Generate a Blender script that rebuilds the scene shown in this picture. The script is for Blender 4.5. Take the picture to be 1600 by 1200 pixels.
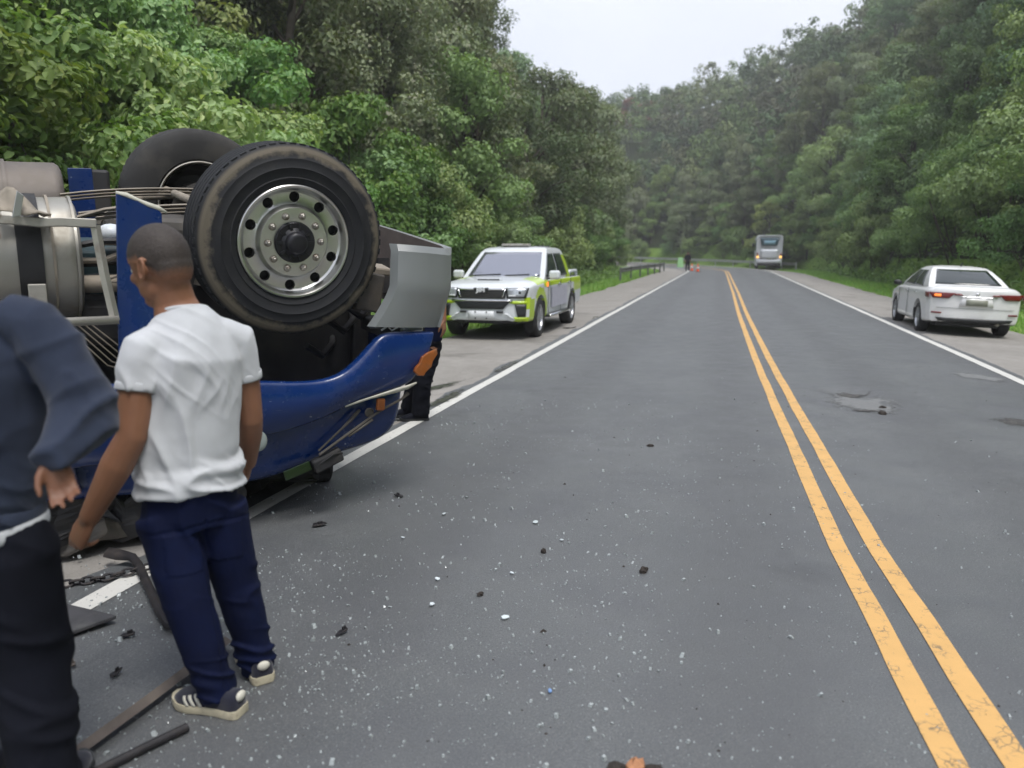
import bpy, bmesh, math, random
import numpy as np
from mathutils import Vector, Matrix, noise, Quaternion

for _o in list(bpy.data.objects):
    bpy.data.objects.remove(_o)
random.seed(7)
RNG = np.random.default_rng(7)
SC = bpy.context.scene
COL = SC.collection
R = math.radians

# ------------------------------------------------------------------ camera
EYE = 1.6
PITCH = math.atan(205 / 1200)
cam_d = bpy.data.cameras.new('camera')
cam = bpy.data.objects.new('camera', cam_d)
COL.objects.link(cam)
cam.location = (0, 0, EYE)
cam.rotation_euler = (math.pi / 2 - PITCH, 0, 0)
cam_d.sensor_width = 36.0
cam_d.lens = 27.0
cam_d.clip_start = 0.05
cam_d.clip_end = 3000
cam_d.dof.use_dof = True
cam_d.dof.focus_distance = 5.0
cam_d.dof.aperture_fstop = 1.9
SC.camera = cam

# ------------------------------------------------------------------ sky and sun (bright overcast)
SUN_EL, SUN_AZ = R(64), R(150)          # azimuth from +Y towards +X
wd = bpy.data.worlds.new('World')
SC.world = wd
wd.use_nodes = True
wn = wd.node_tree
wn.nodes.clear()
w_out = wn.nodes.new('ShaderNodeOutputWorld')
w_bg = wn.nodes.new('ShaderNodeBackground')
w_sky = wn.nodes.new('ShaderNodeTexSky')
w_sky.sky_type = 'NISHITA'
w_sky.sun_disc = False
w_sky.sun_elevation = SUN_EL
w_sky.sun_rotation = SUN_AZ
w_mix = wn.nodes.new('ShaderNodeMixRGB')
w_mix.inputs[0].default_value = 0.88
w_ns = wn.nodes.new('ShaderNodeTexNoise')
w_ns.inputs['Scale'].default_value = 1.6
w_ns.inputs['Detail'].default_value = 4
w_rp = wn.nodes.new('ShaderNodeValToRGB')
w_rp.color_ramp.elements[0].position = 0.3
w_rp.color_ramp.elements[0].color = (4.9, 5.2, 5.95, 1)
w_rp.color_ramp.elements[1].position = 0.7
w_rp.color_ramp.elements[1].color = (6.1, 6.25, 6.8, 1)
wn.links.new(w_ns.outputs[0], w_rp.inputs[0])
wn.links.new(w_sky.outputs[0], w_mix.inputs[1])
wn.links.new(w_rp.outputs[0], w_mix.inputs[2])
wn.links.new(w_mix.outputs[0], w_bg.inputs[0])
w_bg.inputs[1].default_value = 0.1
wn.links.new(w_bg.outputs[0], w_out.inputs[0])

sun_d = bpy.data.lights.new('sun', 'SUN')
sun_d.energy = 1.5
sun_d.angle = R(20)
sun_d.color = (1.0, 0.97, 0.92)
sun = bpy.data.objects.new('sun', sun_d)
COL.objects.link(sun)
_sv = Vector((math.sin(SUN_AZ) * math.cos(SUN_EL), math.cos(SUN_AZ) * math.cos(SUN_EL), math.sin(SUN_EL)))
sun.rotation_euler = (-_sv).to_track_quat('-Z', 'Y').to_euler()
sun.location = (0, 0, 60)

SC.view_settings.view_transform = 'Standard'
SC.view_settings.look = 'None'
SC.view_settings.exposure = 1.02
SC.view_settings.gamma = 1.0
SC.render.engine = 'CYCLES'
SC.cycles.max_bounces = 5
SC.cycles.diffuse_bounces = 3
SC.cycles.glossy_bounces = 3
SC.cycles.transmission_bounces = 3
SC.cycles.volume_bounces = 0
SC.cycles.adaptive_threshold = 0.02
SC.cycles.transparent_max_bounces = 6
SC.cycles.use_denoising = True

# ------------------------------------------------------------------ helpers
_c, _s = math.cos(PITCH), math.sin(PITCH)


def at(u, v, Y):
    """point at world depth Y whose direction from the eye is that of photo pixel (u, v)"""
    a, b = (u - 800) / 1200, (600 - v) / 1200
    dy, dz = _c + b * _s, -_s + b * _c
    t = Y / dy
    return Vector((a * t, Y, EYE + dz * t))


def proj(x, y, z):
    z -= EYE
    dep = y * _c - z * _s
    if dep < 0.1:
        return (1e6, 1e6, dep)
    return (800 + 1200 * x / dep, 600 - 1200 * (y * _s + z * _c) / dep, dep)


def tag(o, label=None, cat=None, group=None, kind=None):
    if label: o['label'] = label
    if cat: o['category'] = cat
    if group: o['group'] = group
    if kind: o['kind'] = kind
    return o


def empty(name, loc=(0, 0, 0), rz=0.0, parent=None):
    o = bpy.data.objects.new(name, None)
    COL.objects.link(o)
    o.location = loc
    o.rotation_euler = (0, 0, rz)
    o.empty_display_size = 0.2
    if parent: o.parent = parent
    return o


def link(name, me, parent=None):
    o = bpy.data.objects.new(name, me)
    COL.objects.link(o)
    if parent: o.parent = parent
    return o


def copy_tree(o, parent=None):
    c = o.copy()
    COL.objects.link(c)
    c.parent = parent
    for ch in list(o.children):
        copy_tree(ch, c)
    return c


class G:
    """collects shapes into one mesh"""

    def __init__(self):
        self.v, self.f, self.m = [], [], []

    def add(self, vs, fs, mi=0, M=None):
        b = len(self.v)
        if M is not None:
            vs = [M @ Vector(p) for p in vs]
        self.v += [tuple(p) for p in vs]
        self.f += [tuple(i + b for i in q) for q in fs]
        self.m += [mi] * len(fs)
        return self

    def box(self, c, s, M=None, mi=0):
        x, y, z = s[0] / 2, s[1] / 2, s[2] / 2
        vs = [Vector((c[0] + i * x, c[1] + j * y, c[2] + k * z)) for i in (-1, 1) for j in (-1, 1) for k in (-1, 1)]
        fs = [(0, 1, 3, 2), (4, 6, 7, 5), (0, 4, 5, 1), (2, 3, 7, 6), (0, 2, 6, 4), (1, 5, 7, 3)]
        return self.add(vs, fs, mi, M)

    def tube(self, path, rad, n=10, mi=0, cap=True, ref=None, close=False):
        """path of points; rad: number, list of numbers or list of (a,b) with a along ref"""
        P = [Vector(p) for p in path]
        k = len(P)
        if not isinstance(rad, (list, tuple)): rad = [rad] * k
        vs, prev = [], None
        for i in range(k):
            if close:
                d = P[(i + 1) % k] - P[i - 1]
            else:
                d = P[min(i + 1, k - 1)] - P[max(i - 1, 0)]
            d = d.normalized() if d.length > 1e-9 else Vector((0, 0, 1))
            if ref is not None:
                a = Vector(ref)
                a = a - d * a.dot(d)
                if a.length < 1e-4: a = d.orthogonal()
            elif prev is None:
                a = d.orthogonal()
            else:
                a = prev - d * prev.dot(d)
                if a.length < 1e-4: a = d.orthogonal()
            a.normalize()
            prev = a
            b = d.cross(a)
            r = rad[i]
            ra, rb = r if isinstance(r, (list, tuple)) else (r, r)
            for j in range(n):
                w = 2 * math.pi * j / n
                vs.append(P[i] + a * (ra * math.cos(w)) + b * (rb * math.sin(w)))
        fs = []
        for i in range(k if close else k - 1):
            i2 = (i + 1) % k
            for j in range(n):
                fs.append((i * n + j, i * n + (j + 1) % n, i2 * n + (j + 1) % n, i2 * n + j))
        if cap and not close:
            fs.append(tuple(range(n - 1, -1, -1)))
            fs.append(tuple((k - 1) * n + j for j in range(n)))
        return self.add(vs, fs, mi)

    def lathe(self, prof, n=32, M=None, mi=0, closed=False):
        """profile of (radius, height) revolved about local Z"""
        vs, fs = [], []
        for r, h in prof:
            for j in range(n):
                w = 2 * math.pi * j / n
                vs.append((r * math.cos(w), r * math.sin(w), h))
        k = len(prof)
        for i in range(k if closed else k - 1):
            i2 = (i + 1) % k
            for j in range(n):
                fs.append((i * n + j, i * n + (j + 1) % n, i2 * n + (j + 1) % n, i2 * n + j))
        return self.add(vs, fs, mi, M)

    def loft(self, secs, mi=0, cap=True, ring=True):
        n = len(secs[0])
        vs = [p for s in secs for p in s]
        fs = []
        for i in range(len(secs) - 1):
            for j in range(n if ring else n - 1):
                j2 = (j + 1) % n
                fs.append((i * n + j, i * n + j2, (i + 1) * n + j2, (i + 1) * n + j))
        if cap and ring:
            fs.append(tuple(range(n - 1, -1, -1)))
            fs.append(tuple((len(secs) - 1) * n + j for j in range(n)))
        return self.add(vs, fs, mi)

    def prism(self, poly, h, M=None, mi=0):
        """polygon in local XY extruded from z=0 to z=h"""
        n = len(poly)
        vs = [(p[0], p[1], 0) for p in poly] + [(p[0], p[1], h) for p in poly]
        fs = [tuple(range(n - 1, -1, -1)), tuple(range(n, 2 * n))]
        fs += [(i, (i + 1) % n, n + (i + 1) % n, n + i) for i in range(n)]
        return self.add(vs, fs, mi, M)

    def ball(self, c, r, n=12, m=8, M=None, mi=0, axes=None):
        """ellipsoid; r number or triple; axes optional 3 unit vectors"""
        if not isinstance(r, (list, tuple)): r = (r, r, r)
        c = Vector(c)
        ax = axes or (Vector((1, 0, 0)), Vector((0, 1, 0)), Vector((0, 0, 1)))
        vs = [c + ax[2] * r[2]]
        for i in range(1, m):
            th = math.pi * i / m
            for j in range(n):
                w = 2 * math.pi * j / n
                vs.append(c + ax[0] * (r[0] * math.sin(th) * math.cos(w)) + ax[1] * (r[1] * math.sin(th) * math.sin(w)) + ax[2] * (r[2] * math.cos(th)))
        vs.append(c - ax[2] * r[2])
        fs = [(0, 1 + j, 1 + (j + 1) % n) for j in range(n)]
        for i in range(m - 2):
            for j in range(n):
                a = 1 + i * n
                fs.append((a + j, a + n + j, a + n + (j + 1) % n, a + (j + 1) % n))
        e = len(vs) - 1
        a = 1 + (m - 2) * n
        fs += [(a + j, e, a + (j + 1) % n) for j in range(n)]
        return self.add(vs, fs, mi, M)

    def mesh(self, name, mats, smooth=False, angle=None):
        me = bpy.data.meshes.new(name)
        me.from_pydata(self.v, [], self.f)
        if not isinstance(mats, (list, tuple)): mats = [mats]
        for m in mats: me.materials.append(m)
        if len(mats) > 1:
            me.polygons.foreach_set('material_index', self.m)
        bm = bmesh.new()
        bm.from_mesh(me)
        bmesh.ops.recalc_face_normals(bm, faces=bm.faces)
        if angle is not None:
            for e in bm.edges:
                e.smooth = len(e.link_faces) == 2 and e.calc_face_angle(0) < R(angle)
            smooth = True
        bm.to_mesh(me)
        bm.free()
        if smooth:
            me.polygons.foreach_set('use_smooth', [True] * len(me.polygons))
        me.update()
        return me

    def build(self, name, mats, parent=None, smooth=False, angle=None, bevel=0, seg=2):
        me = self.mesh(name, mats, smooth, angle)
        o = link(name, me, parent)
        if bevel:
            b = o.modifiers.new('bevel', 'BEVEL')
            b.width = bevel
            b.segments = seg
            b.limit_method = 'ANGLE'
            b.angle_limit = R(40)
            if angle is None:
                for p in me.polygons: p.use_smooth = False
        return o


def frame(o, x, z):
    """matrix at o with local X along x and local Z close to z"""
    x = Vector(x).normalized()
    z = Vector(z)
    z = (z - x * z.dot(x)).normalized()
    y = z.cross(x)
    M = Matrix((x, y, z)).transposed().to_4x4()
    M.translation = Vector(o)
    return M


def evaluated(o):
    dg = bpy.context.evaluated_depsgraph_get()
    dg.update()
    return bpy.data.meshes.new_from_object(o.evaluated_get(dg))


def bake(o):
    """apply the modifiers of an object to its mesh"""
    me = evaluated(o)
    nm = o.data.name
    old = o.data
    o.modifiers.clear()
    o.data = me
    bpy.data.meshes.remove(old)
    me.name = nm
    return o


def boolean(o, cutter, op='DIFFERENCE'):
    b = o.modifiers.new('cut', 'BOOLEAN')
    b.object = cutter
    b.operation = op
    b.solver = 'EXACT'
    bake(o)
    me = cutter.data
    bpy.data.objects.remove(cutter)
    bpy.data.meshes.remove(me)


def remesh(g, name, mat, voxel, parent=None, smooth_it=4, disp=None):
    o = g.build(name, mat, None, smooth=True)
    m = o.modifiers.new('r', 'REMESH')
    m.mode = 'VOXEL'
    m.voxel_size = voxel
    m.use_smooth_shade = True
    if smooth_it:
        sm = o.modifiers.new('s', 'SMOOTH')
        sm.factor = 0.5
        sm.iterations = smooth_it
    bake(o)
    me = o.data
    me.materials.clear()
    me.materials.append(mat)
    if disp:
        n = len(me.vertices)
        co = np.empty(n * 3); me.vertices.foreach_get('co', co); co = co.reshape(-1, 3)
        no = np.empty(n * 3); me.vertex_normals.foreach_get('vector', no); no = no.reshape(-1, 3)
        d = np.array([disp(Vector(co[i]), Vector(no[i])) for i in range(n)])
        co = co + no * d[:, None]
        me.vertices.foreach_set('co', co.ravel())
        me.update()
    me.polygons.foreach_set('use_smooth', [True] * len(me.polygons))
    if parent: o.parent = parent
    return o


def cut_faces(o, test):
    bm = bmesh.new()
    bm.from_mesh(o.data)
    kill = [f for f in bm.faces if test(f.calc_center_median(), f.normal)]
    bmesh.ops.delete(bm, geom=kill, context='FACES')
    bm.to_mesh(o.data)
    bm.free()


# ------------------------------------------------------------------ materials
MATS = {}


class NT:
    def __init__(self, name):
        self.mat = bpy.data.materials.new(name)
        self.mat.use_nodes = True
        self.t = self.mat.node_tree
        self.p = self.t.nodes['Principled BSDF']
        self.out = self.t.nodes['Material Output']
        MATS[name] = self.mat

    def n(self, ty, **kw):
        nd = self.t.nodes.new(ty)
        for k, v in kw.items():
            if k in nd.inputs.keys(): nd.inputs[k].default_value = v
            else: setattr(nd, k, v)
        return nd

    def l(self, a, b): self.t.links.new(a, b)

    def coord(self, which='Object', scale=None):
        tc = self.n('ShaderNodeTexCoord')
        if scale is None: return tc.outputs[which]
        mp = self.n('ShaderNodeMapping')
        mp.inputs['Scale'].default_value = scale if isinstance(scale, (tuple, list)) else (scale,) * 3
        self.l(tc.outputs[which], mp.inputs[0])
        return mp.outputs[0]

    def noise(self, co, scale, detail=3, rough=0.55, dist=0.0):
        nd = self.n('ShaderNodeTexNoise')
        nd.inputs['Scale'].default_value = scale
        nd.inputs['Detail'].default_value = detail
        nd.inputs['Roughness'].default_value = rough
        nd.inputs['Distortion'].default_value = dist
        self.l(co, nd.inputs['Vector'])
        return nd.outputs[0]

    def ramp(self, fac, stops):
        nd = self.n('ShaderNodeValToRGB')
        e = nd.color_ramp.elements
        while len(e) < len(stops): e.new(0.5)
        for i, (pos, col) in enumerate(stops):
            e[i].position = pos
            e[i].color = (col, col, col, 1) if isinstance(col, (int, float)) else (*col, 1)
        self.l(fac, nd.inputs[0])
        return nd.outputs[0]

    def mix(self, fac, a, b, mode='MIX'):
        nd = self.n('ShaderNodeMixRGB')
        nd.blend_type = mode
        for i, v in enumerate((fac, a, b)):
            if hasattr(v, 'is_output') or hasattr(v, 'links'):
                self.l(v, nd.inputs[i])
            elif i == 0: nd.inputs[0].default_value = v
            else: nd.inputs[i].default_value = (*v, 1)
        return nd.outputs[0]

    def math(self, op, a, b=None):
        nd = self.n('ShaderNodeMath')
        nd.operation = op
        for i, v in enumerate((a, b)):
            if v is None: continue
            if hasattr(v, 'links'): self.l(v, nd.inputs[i])
            else: nd.inputs[i].default_value = v
        return nd.outputs[0]

    def bump(self, h, strength=0.3, dist=0.01):
        nd = self.n('ShaderNodeBump')
        nd.inputs['Strength'].default_value = strength
        nd.inputs['Distance'].default_value = dist
        self.l(h, nd.inputs['Height'])
        self.l(nd.outputs[0], self.p.inputs['Normal'])
        return nd

    def set(self, **kw):
        for k, v in kw.items():
            k = k.replace('_', ' ')
            key = {'Base': 'Base Color', 'Specular': 'Specular IOR Level', 'Emission': 'Emission Color', 'Emission Strength': 'Emission Strength', 'Coat': 'Coat Weight', 'Transmission': 'Transmission Weight', 'Sheen': 'Sheen Weight'}.get(k, k)
            if hasattr(v, 'links'): self.l(v, self.p.inputs[key])
            elif key in ('Base Color', 'Emission Color'): self.p.inputs[key].default_value = (*v, 1)
            else: self.p.inputs[key].default_value = v
        return self


def plain(name, col, rough=0.5, metal=0.0, var=0.12, scale=8, coat=0, bump=0.0, spec=0.5, dirt=None, dscale=3, dlo=0.5, dhi=0.75):
    """paint / plastic / metal with uneven tone, optional dirt patches and fine relief"""
    m = NT(name)
    co = m.coord()
    f = m.noise(co, scale, 4)
    base = m.ramp(f, [(0.25, tuple(c * (1 - var) for c in col)), (0.75, tuple(min(1, c * (1 + var)) for c in col))])
    if dirt:
        d = m.ramp(m.noise(co, dscale, 6, 0.65), [(dlo, 0.0), (dhi, 1.0)])
        base = m.mix(d, base, dirt)
        m.l(m.ramp(d, [(0, rough), (1, min(1, rough + 0.35))]), m.p.inputs['Roughness'])
    else:
        m.set(Roughness=rough)
    m.set(Base=base, Metallic=metal, Specular=spec)
    if coat: m.set(Coat=coat)
    if bump:
        m.bump(m.noise(co, scale * 12, 3), bump, 0.004)
    return m.mat


def leaf_mat(name, cols, trans=0.3, rough=0.55, brown=0.0):
    m = NT(name)
    geo = m.n('ShaderNodeNewGeometry')
    oi = m.n('ShaderNodeObjectInfo')
    base = m.ramp(geo.outputs['Random Per Island'], [(i / (len(cols) - 1), c) for i, c in enumerate(cols)])
    hs = m.n('ShaderNodeHueSaturation')
    m.l(base, hs.inputs['Color'])
    m.l(m.math('ADD', m.math('MULTIPLY', oi.outputs['Random'], 0.05), 0.475), hs.inputs['Hue'])
    r2 = m.n('ShaderNodeTexWhiteNoise')
    r2.noise_dimensions = '1D'
    m.l(oi.outputs['Random'], r2.inputs['W'])
    m.l(m.math('ADD', m.math('MULTIPLY', r2.outputs[0], 0.75), 0.62), hs.inputs['Value'])
    m.l(m.math('ADD', m.math('MULTIPLY', r2.outputs[0], -0.3), 1.02), hs.inputs['Saturation'])
    col = hs.outputs[0]
    m.set(Base=col, Roughness=rough, Specular=0.35)
    tr = m.n('ShaderNodeBsdfTranslucent')
    tc = m.mix(1.0, col, (1.15, 1.25, 0.55), 'MULTIPLY')
    m.l(tc, tr.inputs['Color'])
    mx = m.n('ShaderNodeMixShader')
    mx.inputs[0].default_value = trans
    m.l(m.p.outputs[0], mx.inputs[1])
    m.l(tr.outputs[0], mx.inputs[2])
    m.l(mx.outputs[0], m.out.inputs[0])
    return m.mat
# ------------------------------------------------------------------ road geometry
HD = R(14.84)
D0 = Vector((math.sin(HD), math.cos(HD), 0))
S1, RAD = 68.0, 58.0


def centre(s):
    """centre line (double yellow) point and heading"""
    p0 = Vector((0.72, 0, 0))
    if s <= S1:
        return p0 + D0 * s, D0
    a = (s - S1) / RAD
    nl = Vector((-D0.y, D0.x, 0))
    c = p0 + D0 * S1 + nl * RAD
    ca, sa = math.cos(a), math.sin(a)
    v = -nl * RAD
    p = c + Vector((v.x * ca - v.y * sa, v.x * sa + v.y * ca, 0))
    d = Vector((D0.x * ca - D0.y * sa, D0.x * sa + D0.y * ca, 0))
    return p, d


def st(s, t, z=0.0):
    p, d = centre(s)
    return Vector((p.x + d.y * t, p.y - d.x * t, z))


def smooth(a, b, x):
    x = max(0.0, min(1.0, (x - a) / (b - a)))
    return x * x * (3 - 2 * x)


def tl(s): return -3.46 + 0.0045 * min(s, 70)
def tr_(s): return 2.93 + 0.012 * min(s, 75)


HOLES = [(3.95, 8.75, 0.26, 0.10, 0.05), (4.95, 7.4, 0.34, 0.16, 0.035), (4.02, 8.05, 0.06, 0.05, 0.02)]


def rise(s):
    return 0.0 if s < 72 else min(0.00022 * (s - 72) ** 2, 0.6 + 0.004 * (s - 72))


def zroad(s, t):
    z = rise(s)
    if s < 30:
        p = st(s, t)
        z += 0.006 * noise.noise((p.x * 0.35, p.y * 0.35, 3.1))
        for hx, hy, rx, ry, dp in HOLES:
            q = ((p.x - hx) / rx) ** 2 + ((p.y - hy) / (ry * 3)) ** 2
            q += 0.5 * noise.noise((p.x * 9, p.y * 9, 0.0))
            if q < 1.4:
                z -= dp * max(0.0, min(1.0, (1.4 - q) / 0.7))
    return z


def strip(name, s0, s1, ta, tb, nt, zoff, mat, ds_near=0.12, rag=(0, 0), zf=zroad):
    """sheet following the road between lateral offsets ta(s) and tb(s)"""
    ss, s = [], s0
    while s < s1:
        ss.append(s)
        s += ds_near if s < 14 else (ds_near * 2.5 if s < 30 else 1.0)
    ss.append(s1)
    vs, fs = [], []
    for s in ss:
        a = ta(s) + (rag[0] * (noise.noise((s * 1.3, 7.7, 0)) + 0.5 * noise.noise((s * 5.3, 2.7, 0))) if rag[0] else 0)
        b = tb(s) + (rag[1] * (noise.noise((s * 1.3, 1.7, 0)) + 0.5 * noise.noise((s * 5.3, 9.7, 0))) if rag[1] else 0)
        for j in range(nt + 1):
            t = a + (b - a) * j / nt
            vs.append(st(s, t, zf(s, t) + zoff))
    n = nt + 1
    for i in range(len(ss) - 1):
        for j in range(nt):
            fs.append((i * n + j, i * n + j + 1, (i + 1) * n + j + 1, (i + 1) * n + j))
    g = G()
    g.add(vs, fs)
    return g.build(name, mat, smooth=True)


# ground materials
def mat_asphalt():
    m = NT('asphalt')
    co = m.coord('Object')
    big = m.noise(co, 0.45, 5, 0.6)
    mid = m.noise(co, 3.5, 5, 0.65)
    fine = m.noise(co, 140, 2, 0.6)
    v = m.n('ShaderNodeTexVoronoi')
    v.inputs['Scale'].default_value = 120
    m.l(co, v.inputs['Vector'])
    base = m.ramp(big, [(0.3, (0.086, 0.093, 0.097)), (0.7, (0.117, 0.124, 0.128))])
    base = m.mix(m.ramp(mid, [(0.35, 0.0), (0.75, 0.35)]), base, (0.135, 0.139, 0.137))
    base = m.mix(m.ramp(fine, [(0.54, 0.0), (0.70, 0.7)]), base, (0.216, 0.216, 0.211))
    base = m.mix(m.ramp(fine, [(0.3, 0.6), (0.42, 0.0)]), base, (0.041, 0.041, 0.045))
    base = m.mix(m.ramp(v.outputs['Distance'], [(0.0, 0.25), (0.35, 0.0)]), base, (0.198, 0.198, 0.194))
    base = m.mix(m.ramp(m.noise(co, 1.7, 4, 0.6, 0.3), [(0.45, 0.0), (0.72, 0.45)]), base, (0.077, 0.079, 0.090))
    # polished wheel paths and the oily strip between them, along the road
    mp = m.n('ShaderNodeMapping')
    mp.inputs['Rotation'].default_value = (0, 0, HD)
    m.l(m.coord('Object'), mp.inputs[0])
    sx = m.n('ShaderNodeSeparateXYZ')
    m.l(mp.outputs[0], sx.inputs[0])
    wob = m.math('ADD', sx.outputs[0], m.math('MULTIPLY', m.noise(co, 0.35, 2), 0.5))
    wave = m.math('SINE', m.math('MULTIPLY', wob, 3.6))
    base = m.mix(m.ramp(wave, [(0.0, 0.0), (1.0, 0.42)]), base, (0.078, 0.080, 0.083))
    # dark oily stains
    stn = m.ramp(m.noise(co, 0.9, 4, 0.6, 0.4), [(0.60, 0.0), (0.72, 0.5)])
    base = m.mix(stn, base, (0.054, 0.056, 0.059))
    m.set(Base=base, Roughness=m.ramp(mid, [(0.3, 0.46), (0.7, 0.62)]), Specular=0.55)
    h = m.math('ADD', m.math('MULTIPLY', fine, 0.7), m.math('MULTIPLY', v.outputs['Distance'], 0.5))
    m.bump(h, 0.55, 0.006)
    return m.mat


def mat_shoulder():
    m = NT('shoulder')
    co = m.coord('Object')
    big = m.noise(co, 0.8, 5, 0.65)
    mid = m.noise(co, 6, 5, 0.65)
    fine = m.noise(co, 90, 3, 0.65)
    base = m.ramp(big, [(0.3, (0.243, 0.230, 0.211)), (0.7, (0.324, 0.306, 0.284))])
    base = m.mix(m.ramp(mid, [(0.4, 0.0), (0.7, 0.5)]), base, (0.198, 0.184, 0.167))
    base = m.mix(m.ramp(fine, [(0.52, 0.0), (0.7, 0.5)]), base, (0.387, 0.369, 0.342))
    base = m.mix(m.ramp(m.noise(co, 0.55, 5, 0.6, 0.6), [(0.58, 0.0), (0.66, 0.6)]), base, (0.144, 0.135, 0.122))
    m.set(Base=base, Roughness=0.85, Specular=0.3)
    m.bump(m.math('ADD', fine, mid), 0.5, 0.008)
    return m.mat


def mat_paint(name, col, under, wear_lo, wear_hi, cracks=0.0):
    m = NT(name)
    co = m.coord('Object')
    f = m.noise(co, 14, 5, 0.65)
    base = m.ramp(m.noise(co, 5, 4), [(0.3, tuple(c * 0.9 for c in col)), (0.7, col)])
    base = m.mix(m.ramp(f, [(0.3, 0.0), (0.7, 0.25)]), base, tuple(c * 0.8 for c in col))
    w = m.ramp(m.noise(co, 40, 4, 0.7), [(wear_lo, 0.0), (wear_hi, 1.0)])
    if cracks:
        # broken map-cracking down the middle of the paint
        v = m.n('ShaderNodeTexVoronoi')
        v.feature = 'DISTANCE_TO_EDGE'
        v.inputs['Scale'].default_value = 26
        dco = m.n('ShaderNodeVectorMath')
        dco.operation = 'ADD'
        nn = m.n('ShaderNodeTexNoise')
        nn.inputs['Scale'].default_value = 22
        m.l(co, nn.inputs['Vector'])
        m.l(co, dco.inputs[0])
        sc = m.n('ShaderNodeVectorMath'); sc.operation = 'SCALE'; sc.inputs['Scale'].default_value = 0.05
        m.l(nn.outputs['Color'], sc.inputs[0])
        m.l(sc.outputs[0], dco.inputs[1])
        m.l(dco.outputs[0], v.inputs['Vector'])
        line = m.ramp(v.outputs['Distance'], [(0.02, 0.85), (0.075, 0.0)])
        gate = m.ramp(m.noise(co, 7, 3, 0.6), [(0.50, 0.0), (0.60, 0.9)])
        w = m.mix(1.0, w, m.mix(1.0, line, gate, 'MULTIPLY'), 'LIGHTEN')
        w = m.mix(1.0, (0, 0, 0), w, 'MIX')
    base = m.mix(w, base, under)
    m.set(Base=base, Roughness=0.6, Specular=0.4)
    m.bump(m.noise(co, 110, 3), 0.35, 0.004)
    return m.mat


def mat_terrain():
    m = NT('hillside_soil')
    co = m.coord('Object')
    f = m.noise(co, 0.6, 6, 0.7)
    base = m.ramp(f, [(0.3, (0.022, 0.028, 0.014)), (0.55, (0.035, 0.05, 0.02)), (0.75, (0.06, 0.05, 0.032))])
    m.set(Base=base, Roughness=0.95, Specular=0.1)
    m.bump(m.noise(co, 4, 6, 0.7), 0.9, 0.2)
    return m.mat


def mat_verge():
    m = NT('verge_turf')
    co = m.coord('Object')
    f = m.noise(co, 2.0, 6, 0.7)
    base = m.ramp(f, [(0.3, (0.13, 0.21, 0.04)), (0.6, (0.18, 0.29, 0.06)), (0.8, (0.23, 0.25, 0.10))])
    m.set(Base=base, Roughness=0.9, Specular=0.15)
    m.bump(m.noise(co, 30, 4, 0.7), 0.8, 0.05)
    return m.mat


M_asph = mat_asphalt()
M_shld = mat_shoulder()
M_white = mat_paint('road_white', (0.66, 0.65, 0.61), (0.16, 0.16, 0.16), 0.60, 0.72)
M_yell = mat_paint('road_yellow', (0.68, 0.405, 0.145), (0.13, 0.115, 0.09), 0.68, 0.76, 1.0)
M_soil = mat_terrain()
M_turf = mat_verge()

# ------------------------------------------------------------------ ground sheets
WL, WRS = 2.45, 2.6        # paved shoulder widths


def zsh(s, t):
    z = rise(s)
    if t > tr_(s): z -= 0.045 * (t - tr_(s))
    if t < tl(s): z -= 0.008 * (-t + tl(s))
    p = st(s, t)
    if tl(s) < t < tr_(s): z -= 0.09
    if s < 40: z += 0.01 * noise.noise((p.x * 1.1, p.y * 1.1, 0.4)) - 0.012
    else: z -= 0.012
    return z


tag(strip('shoulder', -14, 175, lambda s: tl(s) - WL, lambda s: tr_(s) + WRS, 26, -0.02, M_shld, 0.3, (0.22, 0.25), zsh), kind='structure')
tag(strip('road', -14, 175, lambda s: tl(s) - 0.2, lambda s: tr_(s) + 0.16, 58, 0.0, M_asph, 0.12, (0.10, 0.05)), kind='structure')


def paint(name, tc, w, s0, s1, mat, ds=0.12):
    g = strip(name, s0, s1, lambda s: tc(s) - w / 2, lambda s: tc(s) + w / 2, 2, 0.0045, mat, ds, (0.006, 0.006))
    tag(g, kind='structure')
    return g


paint('edge_line_left', lambda s: tl(s), 0.125, -14, 172, M_white)
paint('edge_line_right', lambda s: tr_(s), 0.125, -14, 172, M_white)


def yc(s):   # the painter's line wanders a little
    return float(np.interp(s, [-14, 0, 2.2, 4.2, 8, 12.2, 19, 22, 32, 45, 60, 80], [0.45, 0.27, 0.195, 0.112, 0.06, 0.02, 0.0, 0.0, 0.05, 0.06, 0.08, 0.05]))


paint('centre_line_left', lambda s: yc(s) - 0.102, 0.098, -14, 172, M_yell)
paint('centre_line_right', lambda s: yc(s) + 0.102, 0.098, -14, 172, M_yell)


# ------------------------------------------------------------------ hillside terrain
def smooth(a, b, x):
    x = max(0.0, min(1.0, (x - a) / (b - a)))
    return x * x * (3 - 2 * x)


def lbase(s):   # where the wooded bank starts on the left
    return -8.6 - 15 * smooth(68, 84, s)


def rbase(s):
    return 8.6 + 1.2 * smooth(60, 80, s) + 1.0 * smooth(80, 110, s)


def hill(s, t):
    n = 2.2 * noise.noise((s * 0.045, t * 0.07, 1.3)) + 0.7 * noise.noise((s * 0.17, t * 0.2, 5.3))
    if t < 0:
        d = lbase(s) - t
        if d <= 0: return rise(s) - 0.10 - 0.12 * max(0.0, min(2.2, -t - 6))
        cap = 24 - 12 * smooth(45, 80, s)
        h = cap * (1 - math.exp(-0.95 * d / cap))
    else:
        d = t - rbase(s)
        if d <= 0: return rise(s) - 0.22 + 0.02 * max(0, t - 6)
        cap = 66 - 32 * smooth(92, 140, s)
        h = cap * (1 - math.exp(-(1.85 - 0.55 * smooth(85, 125, s)) * d / cap))
    return rise(s) + h + n * smooth(0, 6, d) - (0.3 if t < 0 else 0.1)


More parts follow.
